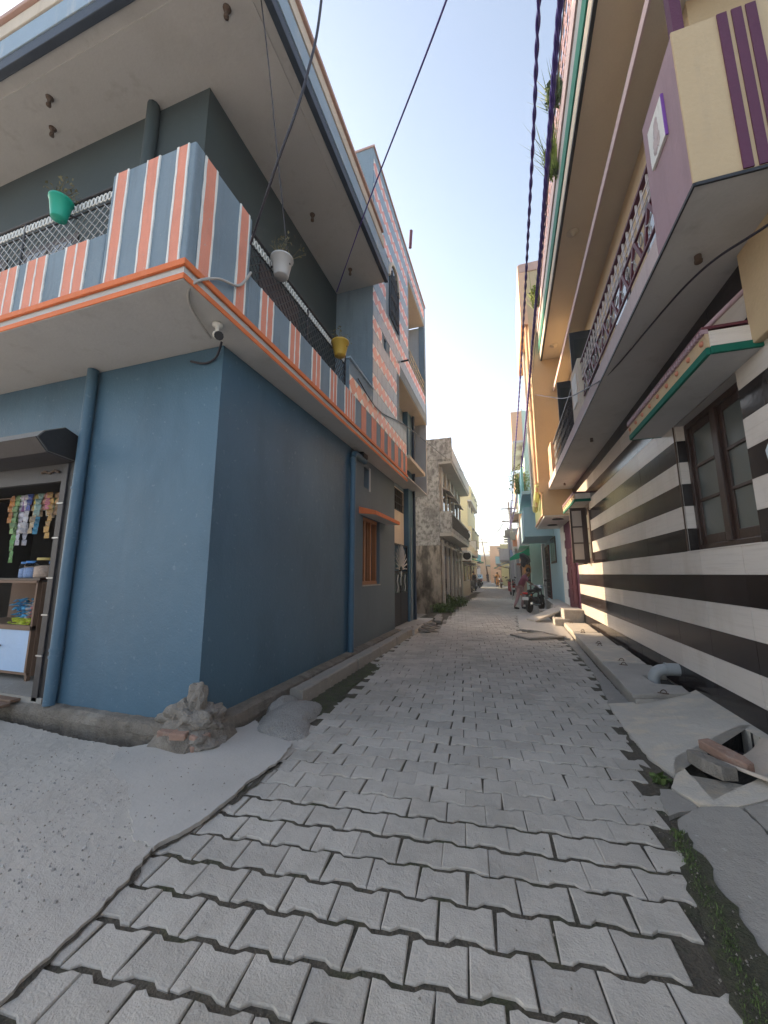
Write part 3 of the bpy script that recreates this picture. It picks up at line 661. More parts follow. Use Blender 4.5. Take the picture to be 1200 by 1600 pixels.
band('drip_band', 7.58, 7.74, 0, 'navy'); band('fascia_band', 7.745, 8.05, .012, 'fascia'); band('fascia_band', 8.055, 8.26, .03, 'beigeband', 6.5); band('cornice_lip', 8.265, 8.33, .07, 'lip', 6.35)
for x,y in ((-5.7,2.75),(-5.35,2.5),(-2.9,5.0),(-2.62,2.55),(-2.75,6.3)):
    h_ = MB(); h_.lathe([(.045,7.583),(.04,7.565),(.022,7.555),(.022,7.49),(.028,7.485),(.028,7.46),(0,7.46)], (x,y,0), 10); h_.build('lamp_holder', M['rust'], BH)
# tall tiled block
tb = MB()
OPW = [(8.02,8.82,7.68,8.80),(10.0,12.3,7.6,10.3),(8.9,12.6,5.45,6.62),(7.62,7.80,6.55,6.85)]
tb.wall('x', -2.66, -2.46, 6.85, 12.5, 4.62, 11.12, OPW+[(9.66,12.6,4.5,6.62)])
tb.wall('y', 6.85, 7.0, -5.2, -2.66, 4.10, 11.12)
tb.box(-10,-2.70,7.0,8.7,4.1,11.1); tb.box(-10,-3.7,8.7,12.5,4.1,11.1)
tb.build('tile_backing_wall', M['blue_lo'], BH)
MB().box(-3.7,-2.47,8.91,12.49,6.595,6.615).build('loggia_ceiling', M['beigeband'], BH); MB().box(-3.7,-2.47,10.01,12.29,10.27,10.295).build('loggia_ceiling', M['beigeband'], BH)
el = MB(); el.box(-3.7,-2.47,12.32,12.48,6.66,10.26); el.box(-3.7,-2.48,12.38,12.48,4.1,6.6); el.build('loggia_end_wall', M['greywash'], BH)
MB().box(-3.7,-2.6,8.72,9.9,7.1,10.2).build('loggia_side_wall', M['greywash'], BH)
cp = MB(); cp.box(-5.2,-2.43,6.83,6.99,11.12,11.17); cp.box(-2.68,-2.43,6.99,12.52,11.12,11.17); cp.build('parapet_cap', M['lip'], BH)
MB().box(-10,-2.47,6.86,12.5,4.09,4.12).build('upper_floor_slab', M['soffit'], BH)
rl = MB()
for z in (7.75,7.92,8.1): rl.tube([(-2.50,10.0,z),(-2.50,12.3,z)], .016, 5)
for i in range(8): rl.tube([(-2.50,10.05+i*.32,7.6),(-2.50,10.05+i*.32,8.12)], .012, 5)
rl.build('railing', M['rail_y'], BH)
# arched window
aw = MB(); cy, cz = 8.42, 8.78
arc = [(cy+.40*math.cos(t*math.pi/12), cz+.52*math.sin(t*math.pi/12)) for t in range(13)]
out = [(cy+.46*math.cos(t*math.pi/12), cz+.60*math.sin(t*math.pi/12)) for t in range(13)]
for i in range(12): aw.prism([arc[i],arc[i+1],out[i+1],out[i]], 'x', -2.47, -2.405)
a_ = aw.build('arched_window_surround', M['beigeband'], BH)
ap = MB(); ap.prism([(8.03,7.7)]+[(8.81,7.7)]+arc, 'x', -2.458, -2.44); ap.build('pane', M['pane'], a_)
ag = MB()
for y in (8.05,8.24,8.42,8.60,8.79): ag.tube([(-2.425,y,7.66),(-2.425,y,9.1 if 8.1<y<8.7 else 8.9)], .014, 5)
for z in (7.9,8.3,8.75): ag.tube([(-2.425,8.03,z),(-2.425,8.81,z)], .010, 5)
ag.build('window_bars', M['black'], a_)
MB().tube([(-2.45,9.1,7.09),(-2.25,9.1,7.1)], .025, 8).build('spout', M['rail_d'], BH)
MB().tube([(-2.44,10.24,11.6),(-2.40,10.24,12.2)], .05, 8).build('roof_pipe_stub', M['maroon'], BH)
# the wall tiles: alternate courses of lozenge and grey-stroke tiles
def tile_mesh(w, h, m):
    t_ = MB(); t_.box(-.008,.0,-w/2+.003,w/2-.003,-h/2+.003,h/2-.003); me = t_.mesh('wall_tile', m)
    uv = me.uv_layers.new(name='UVMap')
    for p in me.polygons:
        for li in p.loop_indices:
            v = me.vertices[me.loops[li].vertex_index].co; uv.data[li].uv = (v.y/w+.5, v.z/h+.5)
    return me
TW = .30; TLh, TGh = .31, .345
tm = {}; tiles = []
def cover(y, z, h): 
    for a,b,c,d in OPW+[(8.0,8.85,7.66,9.25)]:
        if a-.12 < y < b+.12 and c-.10 < z < d+.10: return True
    return False
z = 4.62; row = 0
tgt = MB()
while z < 11.05:
    h = TLh if row % 2 == 0 else TGh
    y0 = 5.68 if z+h < 5.21 else 6.86; y1 = 9.66 if z < 6.5 else 12.48
    y = y0 + TW/2
    while y < y1 - TW*.4:
        w = min(TW, y1-(y-TW/2)); zc = z + h/2
        if not cover(y, zc, h) and zc+h/2 < 11.12 and not (z > 5.3 and z < 6.6 and y > 8.85): tiles.append((y, zc, row%2))
        y += TW
    z += h; row += 1
tm = {0: tile_mesh(TW,TLh,M['t_loz']), 1: tile_mesh(TW,TGh,M['t_grey'])}
tiles.sort(key=lambda t: t[0]**2 + (t[1]-1.5)**2)
TWALL = [o for o in BH.children if o.name == 'tile_backing_wall'][0]
for t in tiles[:298]: piece('wall_tile', tm[t[2]], TWALL, (-2.452, t[0], t[1]))
if len(tiles) > 298:
    bm = bmesh.new(); uvl = bm.loops.layers.uv.new('UVMap')
    for t in tiles[298:]:
        tmp = bmesh.new(); tmp.from_mesh(tm[t[2]]); 
        for v in tmp.verts: v.co += Vector((-2.452,t[0],t[1])) - wloc(TWALL)
        for f in tmp.faces: f.material_index = t[2]
        m2 = bpy.data.meshes.new('t'); tmp.to_mesh(m2); tmp.free(); bm.from_mesh(m2); bpy.data.meshes.remove(m2)
    me = bpy.data.meshes.new('wall_tiles'); bm.to_mesh(me); bm.free(); me.materials.append(M['t_loz']); me.materials.append(M['t_grey'])
    o = bpy.data.objects.new('wall_tiles', me); COL.objects.link(o); o.parent = TWALL; o['kind'] = 'stuff'

# ------------------------------------------------------------------ striped tile house (right)
TH_ = thing('tiled_house', 'house faced in black and white tile stripes under a mauve balcony', 'house', (2.0, 3.5, 0))
WOP = [(3.95,5.32,1.76,3.27),(10.55,11.95,1.76,3.27)]
wb = MB()
wb.wall('x', 2.013, 2.25, -4.0, 12.8, -.1, 4.2, WOP)
wb.box(2.62,12,-4,12.8,-.1,4.2)
WALLR = wb.build('wall', M['grout'], TH_)
bnds = [.095,.375,.65,.93,1.212,1.494] + [1.494+.2655*i for i in range(1,11)]
TWD = .80
meshes = {}
def rtile(w, h, col, ax='y'):
    k = (round(w,3), round(h,3), col, ax)
    if k not in meshes:
        t_ = MB()
        if ax == 'y': t_.box(0,.014,-w/2+.003,w/2-.003,-h/2+.0014,h/2-.0014)
        else: t_.box(-w/2+.0015,w/2-.0015,0,.010,-h/2+.0012,h/2-.0012)
        meshes[k] = t_.mesh('tile', M['wtile'] if col else M['btile'])
    return meshes[k]
def cuts(a, b, ops):
    segs = [(a,b)]
    for o0,o1 in ops:
        n = []
        for s,e in segs:
            if o1 <= s or o0 >= e: n.append((s,e))
            else:
                if o0 - s > .02: n.append((s,o0))
                if e - o1 > .02: n.append((o1,e))
        segs = n
    return segs
rt2 = random.Random(12); rest = []
for r_ in range(len(bnds)-1):
    z0, z1 = bnds[r_], bnds[r_+1]; col = r_ % 2
    ops = [(o[0],o[1]) for o in WOP if o[2] < (z0+z1)/2 < o[3]]
    k = -12
    while k < 14:
        a = 4.25 + TWD*k; b = a + TWD; k += 1
        for s,e in cuts(max(a,-3.9), min(b,12.8), ops):
            if e - s < .03 or e < -.5: continue
            piece('tile', rtile(e-s, z1-z0, col), WALLR, (1.998 + rt2.uniform(-.0008,.0008), (s+e)/2, (z0+z1)/2))
    for o in WOP:                                    # returns inside the openings
        if o[2] < (z0+z1)/2 < o[3]:
            piece('tile', rtile(.10, z1-z0, col, 'x'), WALLR, (2.065, o[1]-.011, (z0+z1)/2))
            piece('tile', rtile(.10, z1-z0, col, 'x'), WALLR, (2.065, o[0]+.001, (z0+z1)/2))
for o in WOP:
    MB().box(1.992,2.004,o[1]-.004,o[1]+.008,o[2],o[3]).build('edge_trim', M['rust'], TH_)
    MB().box(1.99,2.12,o[0],o[1],o[2]-.012,o[2]+.002).build('window_sill', M['wtile'], TH_)
def casement(y0, y1, z0, z1, x, leafs):
    f = MB(); b = .065
    f.box(x,x+.09,y0,y0+b,z0,z1); f.box(x,x+.09,y1-b,y1,z0,z1); f.box(x,x+.09,y0+b,y1-b,z1-b,z1); f.box(x,x+.09,y0+b,y1-b,z0,z0+b)
    ym = (y0+y1)/2; f.box(x-.01,x+.09,ym-.05,ym+.05,z0+b,z1-b)
    w_ = f.build('window', M['wood'], TH_, bev=.006)
    for a, c in ((y0+b,ym-.05),(ym+.05,y1-b)):
        l = MB(); s = .075
        l.box(x+.02,x+.06,a,a+s,z0+b,z1-b); l.box(x+.02,x+.06,c-s,c,z0+b,z1-b); l.box(x+.02,x+.06,a+s,c-s,z0+b,z0+b+.10); l.box(x+.02,x+.06,a+s,c-s,z1-b-.08,z1-b)
        for t in (1,2):
            zz = z0+b+.10+(z1-z0-2*b-.18)*t/3; l.box(x+.018,x+.06,a+s,c-s,zz-.018,zz+.018)
        l.build('sash', M['wood'], w_, bev=.005)
        MB().box(x+.035,x+.041,a+s-.005,c-s+.005,z0+b+.09,z1-b-.07).build('pane', M['pane_f'], w_)
    k = MB(); k.box(x+.005,x+.018,ym-.012,ym+.012,2.1,2.24); k.build('latch', M['rust'], w_)
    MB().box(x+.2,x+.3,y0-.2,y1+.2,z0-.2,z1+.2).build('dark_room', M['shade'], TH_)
casement(3.96,5.31,1.765,3.265,2.10,2); casement(10.56,11.94,1.765,3.265,2.10,2)
# open shutter of the far window
sf = MB(); yy = 11.0
x0,x1,z0,z1 = 1.60,2.0,1.78,3.22
def open_leaf(x0,x1,yy,z0,z1):
    s = MB(); b=.055
    s.box(x0,x0+b,yy-.02,yy+.02,z0,z1); s.box(x1-b*2.2,x1,yy-.02,yy+.02,z0,z1); s.box(x0+b,x1-b*2.2,yy-.02,yy+.02,z0,z0+.09); s.box(x0+b,x1-b*2.2,yy-.02,yy+.02,z1-.08,z1)
    for t in (1,2): zz=z0+.09+(z1-z0-.17)*t/3; s.box(x0+b,x1-b*2.2,yy-.022,yy+.02,zz-.016,zz+.016)
    o = s.build('open_shutter', M['wood'], TH_, bev=.005)
    MB().box(x0+b-.005,x1-b*2.2+.005,yy-.003,yy+.003,z0+.08,z1-.07).build('pane', M['frost'], o)
open_leaf(x0,x1,yy,z0,z1)
def chajja(y0, y1):
    c = MB(); c.box(1.66,2.0,y0+.01,y1-.01,3.285,3.40); o = c.build('sun_shade', M['wtile'], TH_)
    g = MB(); g.box(1.63,1.659,y0,y1,3.27,3.335); g.box(1.659,2.0,y0-.02,y0+.009,3.27,3.335); g.box(1.659,2.0,y1-.009,y1+.02,3.27,3.335); g.build('green_edge', M['green'], o, bev=.004)
    f = MB(); f.box(1.636,1.659,y0,y1,3.336,3.455); f.build('cream_band', M['cream'], o)
    e = MB(); e.box(1.66,2.0,y0-.012,y0+.009,3.336,3.47); e.build('end_tile', M['wtile'], o)
    u = MB(); u.box(1.66,1.997,y0+.01,y1-.01,3.272,3.284); u.build('underside', M['soffit'], o)
    st = MB(); n = int((y1-y0)/.26)
    for i in range(n+1): st.lathe([(0,-.02),(.02,-.012),(.026,.0),(.02,.01)], (1.632,y0+.06+i*(y1-y0-.12)/n,3.40), 8, 0, 'x')
    st.build('stud', M['terracotta'], o, kind='stuff')
    bd = MB(); n = int((y1-y0)/.052)
    for i in range(n): bd.box(1.612,1.66,y0+i*(y1-y0)/n,y0+(i+.55)*(y1-y0)/n,3.457,3.495)
    bd.build('dentil', M['mauve'], o, kind='stuff')
    t = MB(); t.box(1.62,2.0,y0,y1,3.496,3.52); t.build('top_edge', M['maroon'], o)
chajja(3.55,5.68); chajja(10.3,12.35)
MB().tube([(1.66,3.60,3.52),(1.85,3.57,3.70),(2.0,3.56,3.84)], .022, 6).build('edge_rod', M['mauve'], TH_)
MB().box(1.93,1.997,2.9,3.56,3.30,4.14).build('pier', M['cream'], TH_, bev=.01)
# first floor balcony
MB().box(1.336,2.6,2.758,12.75,4.106,4.1235).build('balcony_soffit', M['soffit'], TH_)
MB().box(1.48,2.6,2.89,12.75,4.14,4.30).build('balcony_slab', M['soffit'], TH_)
kb = MB(); kb.box(1.33,1.47,3.41,12.76,4.125,4.34); kb.build('balcony_kerb', M['mauve_pale'], TH_, bev=.008)
MB().box(1.322,1.335,2.745,12.76,4.10,4.124).build('drip_edge', M['black'], TH_)
hp = MB(); hp.box(1.33,1.47,2.765,3.409,4.125,5.43); hp.build('side_parapet', M['mauve'], TH_, bev=.012)
fp = MB(); fp.box(1.325,5.0,2.745,2.764,4.125,5.43); fp.box(1.471,5.0,2.764,2.88,4.125,5.42); fp.build('front_parapet', M['cream'], TH_, bev=.006)
MB().box(1.336,5.0,2.742,2.757,4.10,4.124).build('drip_edge', M['black'], TH_)
for x in (1.60,1.685,1.765,2.35,2.44,2.52):
    MB().box(x,x+.058,2.736,2.7445,4.13,5.425).build('purple_stripe', M['purple'], TH_)
d_ = MB().box(1.308,1.329,2.98,3.26,4.83,5.20).build('picture_tile', M['white'], TH_, bev=.003)
for k,(y,z,r_) in enumerate(((3.12,4.98,.06),(3.10,5.07,.045),(3.15,4.92,.04),(3.08,4.94,.035))): MB().blob((1.3075,y,z), r_, 4+k, .45, 3, (.03,.9,1.3)).build('worn_print', M['mauve_pale'], d_)
MB().box(1.31,1.3285,2.968,2.979,4.825,5.205).build('violet_rim', mat('violet_paint',(.22,.08,.42),.6), d_)
po = MB(); po.box(1.335,1.47,7.0,7.75,4.341,5.28); po.build('balcony_pier', M['beigeband'], TH_, bev=.01)
MB().box(1.318,1.334,7.2,7.56,4.55,5.1).build('picture_tile', M['white'], TH_)
po = MB(); po.box(1.325,1.48,11.5,12.2,4.341,5.28); po.build('balcony_pier', M['peach'], TH_, bev=.01)
def rrail(y0, y1, style):
    x = 1.40; z0, z1 = 4.34, 5.18
    f = MB(); f.box(x-.022,x+.022,y0,y1,z1-.012,z1+.02)
    for z in ((4.40,4.56,4.86) if style else (4.38,)): f.box(x-.012,x+.012,y0,y1,z-.012,z+.012)
    r_ = f.build('railing', M['maroon'] if style else M['rail_d'], TH_)
    if style:
        v = MB(); n = int((y1-y0)/.16)
        for i in range(n+1): y = y0+.03+i*(y1-y0-.06)/n; v.box(x-.010,x+.010,y-.007,y+.007,4.87,z1-.013); 
        for i in range(n+1): y = y0+.03+i*(y1-y0-.06)/n; v.box(x-.010,x+.010,y-.007,y+.007,z0,4.395) 
        for z in (4.95,5.05): v.box(x-.016,x-.008,y0,y1,z-.006,z+.006)
        v.build('baluster', M['rail_w'], r_, kind='stuff')
        m = int((y1-y0)/.42); d = MB()
        for i in range(m):
            a = y0+i*(y1-y0)/m; w = (y1-y0)/m
            d.prism([(a+.02,4.575),(a+.07,4.575),(a+w*.5,4.85),(a+w*.5-.05,4.85)], 'x', x-.012, x+.012)
            d.prism([(a+w-.02,4.575),(a+w-.07,4.575),(a+w*.5,4.85),(a+w*.5+.05,4.85)], 'x', x-.012, x+.012)
        d.build('zigzag_bar', M['maroon'], r_, kind='stuff')
        s = MB()
        for i in range(m):
            a = y0+i*(y1-y0)/m; w = (y1-y0)/m
            for sg in (-1,1): s.tube([(x-.014, a+w*.5+sg*(.02+.05*t/9*math.sin(t*.9)), 4.58+.016*t) for t in range(10)], .007, 4, cap=False)
            s.tube([(x-.014, a+.055*math.cos(t*.7), 4.72+.06*math.sin(t*.7)) for t in range(10)], .009, 4, cap=False)
        s.build('scroll_ornament', M['steel'], r_, kind='stuff')
    else:
        s = MB(); n = int((y1-y0)/.19)
        for i in range(n):
            y = y0+.1+i*(y1-y0-.1)/n
            for zc in (4.55,4.78,5.0):
                s.tube([(x, y+.075*math.cos(t*.8)*(1-t/14), zc+.085*math.sin(t*.8)*(1-t/14)) for t in range(12)], .011, 4, cap=False)
            s.tube([(x,y-.09,z0),(x,y-.09,z1)], .010, 4)
        s.build('scroll_ornament', M['rail_d'], r_, kind='stuff')
rrail(3.42,6.99,1); rrail(7.76,11.49,0)
# first floor wall, doors, sunshade, roof slab
fw = MB(); fw.box(2.05,12,3.9,12.79,4.30,8.5); fw.build('upper_wall', M['cream'], TH_)
MB().box(1.385,1.455,2.83,2.90,5.431,8.5).build('corner_post', M['purple'], TH_)
for y in (4.6,6.3,9.6):
    d = MB(); d.box(2.03,2.049,y,y+.9,4.31,6.5); o = d.build('door', M['wood'], TH_)
    MB().box(2.02,2.03,y+.12,y+.78,5.4,6.35).build('pane', M['pane'], o)
for y in (8.35,10.6):
    s = MB(); s.box(1.48,2.0,y-.02,y+.02,4.5,6.6); o = s.build('open_shutter', M['black'], TH_)
    for z in (4.62,5.6): MB().box(1.56,1.92,y-.027,y-.019,z,z+.82).build('shutter_panel', M['pane'], o)
ls = MB(); ls.box(1.70,2.3,2.9,12.78,7.40,7.50); ls.build('door_sunshade', M['ceil_r'], TH_)
MB().box(1.675,1.699,2.9,12.78,7.37,7.51).build('sunshade_edge', M['pinkstrip'], TH_)
MB().box(1.37,12,2.0,12.78,8.52,8.75).build('roof_slab', M['ceil_r'], TH_)
def rband(name, z0, z1, o, m): MB().box(1.34+o,1.40,1.98,12.79,z0,z1).build(name, M[m], TH_, bev=.006)
rband('drip_edge', 8.50, 8.54, .006, 'black'); rband('fascia_band', 8.542, 8.80, 0, 'ceil_r'); rband('green_edge', 8.803, 9.12, -.025, 'green'); rband('fascia_band', 9.123, 9.50, -.01, 'greymetal'); rband('pink_coping', 9.503, 9.84, -.04, 'pinkstrip')
rr = MB()
for z in (10.05,10.3,10.6): rr.tube([(1.33,2.0,z),(1.33,12.7,z)], .016, 5)
for i in range(72): y = 2.05+i*.148; rr.tube([(1.33,y,9.85),(1.33,y+.08*(i%2),10.6)], .010, 4)
rr.build('roof_railing', M['mauve'], TH_)
for x,y,z in ((1.62,3.45,4.14),(1.66,8.0,4.14),(1.67,11.9,4.14)):
    h_ = MB(); h_.lathe([(.05,-.001),(.045,-.02),(.025,-.03),(.025,-.075),(.03,-.08),(.028,-.1),(0,-.1)], (x,y,z), 10); h_.build('lamp_holder', M['rust'], TH_)
for x,y in ((1.62,7.8),(1.68,12.0)):
    h_ = MB(); h_.lathe([(.12,8.52),(.11,8.505),(.04,8.50),(.03,8.45),(0,8.45)], (x,y,0), 12); h_.build('ceiling_rose', M['ceil_r'], TH_)

# ------------------------------------------------------------------ shop front at the left edge
sx = MB()
sx.prism([(2.60,2.97),(2.66,3.06),(2.86,3.17),(3.05,3.10),(3.05,2.80),(2.72,2.84)], 'x', -10, -4.78)
sb = sx.build('shutter_box', M['greymetal'], BH)
MB().prism([(2.61,2.97),(2.665,3.05),(2.86,3.16),(3.045,3.09),(3.045,2.81),(2.725,2.845)], 'x', -4.779, -4.765).build('end_cap', M['black'], sb)
MB().prism([(2.597,2.972),(2.588,2.966),(2.715,2.828),(3.05,2.788),(3.05,2.797),(2.718,2.837)], 'x', -10, -4.782).build('hood_underside', M['rail_d'], sb)
MB().box(-10,-4.86,3.0,3.05,2.58,2.79).build('shutter_bottom_rail', M['rail_d'], BH)
gd = MB(); gd.box(-4.925,-4.835,2.98,3.12,.16,2.78)
MB().box(-4.834,-4.742,3.0,3.20,.16,2.958).build('dark_jamb', M['black'], BH)
g_ = gd.build('shutter_guide', M['rail_d'], BH, bev=.004)
for z in (.62,1.05,1.45,1.9,2.3): MB().box(-4.93,-4.83,2.968,2.979,z,z+.014).build('strap', M['steel'], g_)
ch = MB()
for i in range(9): ch.lathe([(.012,-.016),(.018,0),(.012,.016)], (-5.28+i*.035,2.985,2.70+.012*math.sin(i*1.3)), 6, 0, 'x')
ch.build('lock_chain', M['rust'], BH)
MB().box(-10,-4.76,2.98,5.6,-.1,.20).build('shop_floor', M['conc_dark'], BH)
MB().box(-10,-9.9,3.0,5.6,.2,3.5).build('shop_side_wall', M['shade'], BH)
for i,(y,z) in enumerate(((2.70,.155),(2.82,.165),(2.93,.18))):
    o = MB().box(-9,-5.0-.04*i,y-.045,y+.05,z-.03,z).build('floor_plank', M['wood_side'], BH, bev=.006)
ct = thing('display_counter', 'shop counter with a glass front above a sky blue painted door', 'counter', (-6.3, 3.4, .2))
MB().box(-7.6,-5.715,3.36,3.39,.30,.80).build('front_panel', M['bluepaint'], ct, bev=.005)
fr = MB(); fr.box(-7.6,-5.70,3.35,3.40,.80,.86); fr.box(-5.735,-5.70,3.35,3.40,.30,1.42); fr.box(-7.6,-5.70,3.35,3.40,1.385,1.42); fr.box(-7.6,-5.70,3.36,3.39,.27,.30)
fr.build('frame', M['wood_side'], ct, bev=.004)
MB().box(-5.715,-5.69,3.401,4.15,.25,1.385).build('side_panel', M['wood_side'], ct)
MB().box(-7.6,-5.69,3.36,4.15,1.421,1.445).build('top', M['wood'], ct, bev=.004)
MB().box(-7.6,-5.72,3.41,4.1,.80,.83).build('shelf', M['wood_side'], ct)
MB().box(-7.6,-5.72,4.11,4.14,.3,1.38).build('back_panel', M['wood_side'], ct)
MB().box(-7.58,-5.74,3.372,3.377,.865,1.38).build('glass_pane', M['clear'], ct)
for x in (-5.72,-7.0): MB().box(x-.02,x+.02,3.37,3.41,.20,.30).build('leg', M['wood_side'], ct)
MB().tube([(-6.28,3.35,.60),(-6.26,3.33,.60),(-6.24,3.35,.60)], .012, 6).build('handle', M['rust'], ct)
pkc = [(.03,.30,.55),(.55,.62,.05),(.55,.22,.2),(.5,.5,.52),(.4,.28,.22),(.6,.5,.35)]
pm = [mat('packet_foil_%s' % n, c, .35, .3, 30, .5, 60, island=.2, spec=.7) for n,c in zip(('blue','lime','pink','silver','brown','tan'), pkc)]
r3 = random.Random(21)
for k,(nm,cx,mi,lab) in enumerate((('sweet_packets',-6.22,0,'heap of blue sweet packets behind the counter glass'),('sweet_packets',-5.93,3,'heap of silvery sweet packets nearest the counter end'),('sweet_packets',-6.02,1,'heap of lime green sweet packets low behind the counter glass'),('sweet_packets',-5.83,2,'heap of pink sweet packets in the corner of the glass counter'))):
    b = MB()
    for i in range(90):
        x = cx + r3.gauss(0,.085); y = 3.46 + abs(r3.gauss(0,.1)); x = min(x,-5.78)
        if mi == 1: x = cx - .04 + r3.gauss(0,.11); x = min(x,-5.76); z = .845 + r3.uniform(0,.08); y = 3.43 + r3.uniform(0,.05)
        else: z = .88 + r3.uniform(0,.27)*max(.1,1-abs(x-cx)/.3) + (.05 if mi in (0,3) else 0)
        a, t, s = r3.uniform(0,6.28), r3.uniform(-.8,.8), r3.uniform(.022,.04)
        mt_ = Matrix.Translation((x,y,z)) @ Matrix.Rotation(a,4,'Z') @ Matrix.Rotation(t,4,'X')
        q = [(-s,-s*.7,0),(s,-s*.7,.004),(s,s*.7,0),(-s,s*.7,.004),(0,0,s*.45),(0,0,-s*.3)]
        b.add([mt_ @ Vector(v) for v in q], [[0,1,4],[1,2,4],[2,3,4],[3,0,4],[1,0,5],[2,1,5],[3,2,5],[0,3,5]])
    o = recentre(b.build(nm, pm[mi])); tag(o, lab, 'packets', 'heaps of packets in the counter'); o['kind'] = 'stuff'
def jar(x, y, h, r, lid, fill, label):
    t = thing('sweet_jar', label, 'jar', (x,y,1.446), 0, 'jars on the shop counter')
    g = MB(); g.lathe([(r*.9,0),(r,.02),(r,h*.72),(r*.8,h*.84),(r*.78,h*.88)], (x,y,1.446), 16); g.build('glass', M['clear'], t)
    f = MB(); f.lathe([(r*.86,.006),(r*.94,.02),(r*.93,h*.55),(r*.5,h*.62),(0,h*.63)], (x,y,1.446), 16); f.build('sweets', fill, t)
    l = MB(); l.lathe([(r*.82,h*.87),(r*.84,h*.88),(r*.84,h*.99),(r*.78,h),(0,h)], (x,y,1.446), 16); l.build('lid', lid, t)
    b = MB(); b.lathe([(r*1.008,h*.25),(r*1.008,h*.6)], (x,y,1.446), 16); 
lidm = [mat('yellow_lid',(.5,.38,.12),.5), mat('blue_lid',(.05,.2,.5),.5), mat('green_lid',(.12,.35,.2),.5)]
swm = [mat('golden_sweets',(.42,.24,.07),.6,.5,60,.6,90), mat('blue_white_sweets',(.25,.36,.6),.6,.6,55,.6,90), mat('mixed_pale_sweets',(.5,.38,.3),.6,.5,50,.6,90)]
jar(-5.89,3.52,.27,.115,lidm[0],swm[2],'large jar of pale sweets with a yellow lid, second from the counter end')
jar(-5.62+.02,3.75,.25,.09,lidm[0],swm[0],'jar of golden sweets at the counter end beside the shutter guide')
jar(-6.15,3.52,.23,.085,lidm[1],swm[1],'blue and white sweet jar with a blue lid on the counter')
jar(-6.30,3.54,.22,.075,lidm[1],swm[1],'narrow blue sweet jar at the left edge of the photo')
jar(-6.02,3.70,.22,.075,lidm[1],swm[1],'half hidden sweet jar behind the yellow lidded one')
jar(-6.42,3.70,.24,.085,lidm[2],swm[2],'green lidded sweet jar furthest along the counter')
o = recentre(MB().box(-6.13,-6.03,3.78,3.86,1.446,1.73).build('cardboard_box', mat('pink_card',(.5,.27,.2),.8), bev=.004)); tag(o,'small pinkish carton standing behind the jars','carton')
# packet strips hanging in the opening
sc_ = [((.5,.2,.04),-6.36,2.1),((.25,.08,.35),-6.16,2.3),((.4,.05,.05),-6.09,2.33),((.06,.1,.35),-5.99,2.28),((.55,.45,.08),-5.91,2.3),((.05,.35,.38),-5.785,2.32),((.45,.12,.2),-5.645,2.25),((.15,.3,.08),-5.565,2.3),((.13,.34,.10),-6.32,1.62),((.2,.36,.14),-6.26,1.95),((.60,.60,.68),-6.20,1.80),((.55,.56,.66),-6.13,1.82),((.62,.62,.66),-6.06,1.95),((.5,.40,.26),-5.95,2.02),((.45,.32,.18),-5.88,2.2),((.2,.32,.3),-5.82,2.2),((.45,.22,.16),-5.75,2.28),((.5,.5,.45),-5.70,2.18),((.48,.28,.07),-5.60,1.90),((.4,.25,.12),-5.53,2.18),((.35,.22,.2),-5.48,2.1)]
nmw = ['orange, at the very left','purple, between the white ones','dark red, tucked behind the white ones','navy, beside the tan one','yellow, between the tan and brown ones','turquoise, right of the brown one','crimson, left of the long gold one','olive green, right of the long gold one','pure green, lowest at the left edge','green, behind the lowest one','white spotted, left of the three white ones','white spotted, middle of the three white ones','white, right of the three white ones','tan and long, right of the white ones','brown and short, right of the tan one','teal and brown, short','red brown, shortest of all','pale silver, short','gold and long, nearest the shutter guide','dull gold, behind the long gold one','brown and mauve, beside the shutter guide']
for k,(c,x,zb) in enumerate(sc_):
    m_ = mat('strip_foil', [v*.75 for v in c], .4, .4, 30, .4, 60, spots=.9, spcol=(c[2]*.5,c[0]*.25,c[1]*.4), spscale=55, island=.35, dirt=(.8,(c[1]*.4,c[2]*.3,c[0]*.4),(40,40,40),.55))
    b = MB(); zt = 2.55; n = int((zt-zb)/.075); ww = .042 if k % 3 else .05
    for i in range(n):
        z = zt-.0375-i*.075; d = r3.uniform(-.012,.012); xx = x + .014*math.sin(i*.45+k); t0, t1 = r3.uniform(-.01,.01), r3.uniform(-.012,.012); y = 3.30+d+.03*(k%3)
        b.add([(xx-ww,y+t0,z-.037),(xx+ww,y-t0,z-.037),(xx+ww,y+t1,z+.037),(xx-ww,y-t1,z+.037),(xx,y-.022,z),(xx,y+.02,z)], [[0,1,4],[1,2,4],[2,3,4],[3,0,4],[1,0,5],[2,1,5],[3,2,5],[0,3,5]])
    o = b.build('packet_strip', m_); recentre(o); tag(o, 'hanging strip of snack packets: '+nmw[k], 'packet strip', 'snack packet strips hanging in the shop')
for k,(x,cn) in enumerate(((-6.55,'blue'),(-6.38,'pink'),(-6.22,'tan'),(-6.02,'lime'),(-5.86,'brown'),(-5.68,'silver'))):
    c = dict(zip(('blue','lime','pink','silver','brown','tan'), pkc))[cn]; zb2 = 2.02 + .12*((k*7)%4)
    m_ = mat('strip_foil', [v*.8 for v in c], .4, .35, 22, .4, 60, spots=.8, spcol=(c[2]*.5,c[0]*.4,c[1]*.4), spscale=30, island=.3); b = MB()
    for i in range(int((2.6-zb2)/.075)):
        z = 2.60-.0375-i*.075; xx = x+.012*math.sin(i*.6+k*2); b.add([(xx-.05,3.72,z-.037),(xx+.05,3.72,z-.037),(xx+.05,3.725,z+.037),(xx-.05,3.715,z+.037),(xx,3.70,z),(xx,3.74,z)], [[0,1,4],[1,2,4],[2,3,4],[3,0,4],[1,0,5],[2,1,5],[3,2,5],[0,3,5]])
    o = recentre(b.build('packet_strip', m_)); tag(o, cn+' strip of snack packets in the dim row behind the front strips', 'packet strip', 'back row of hanging snack strips')
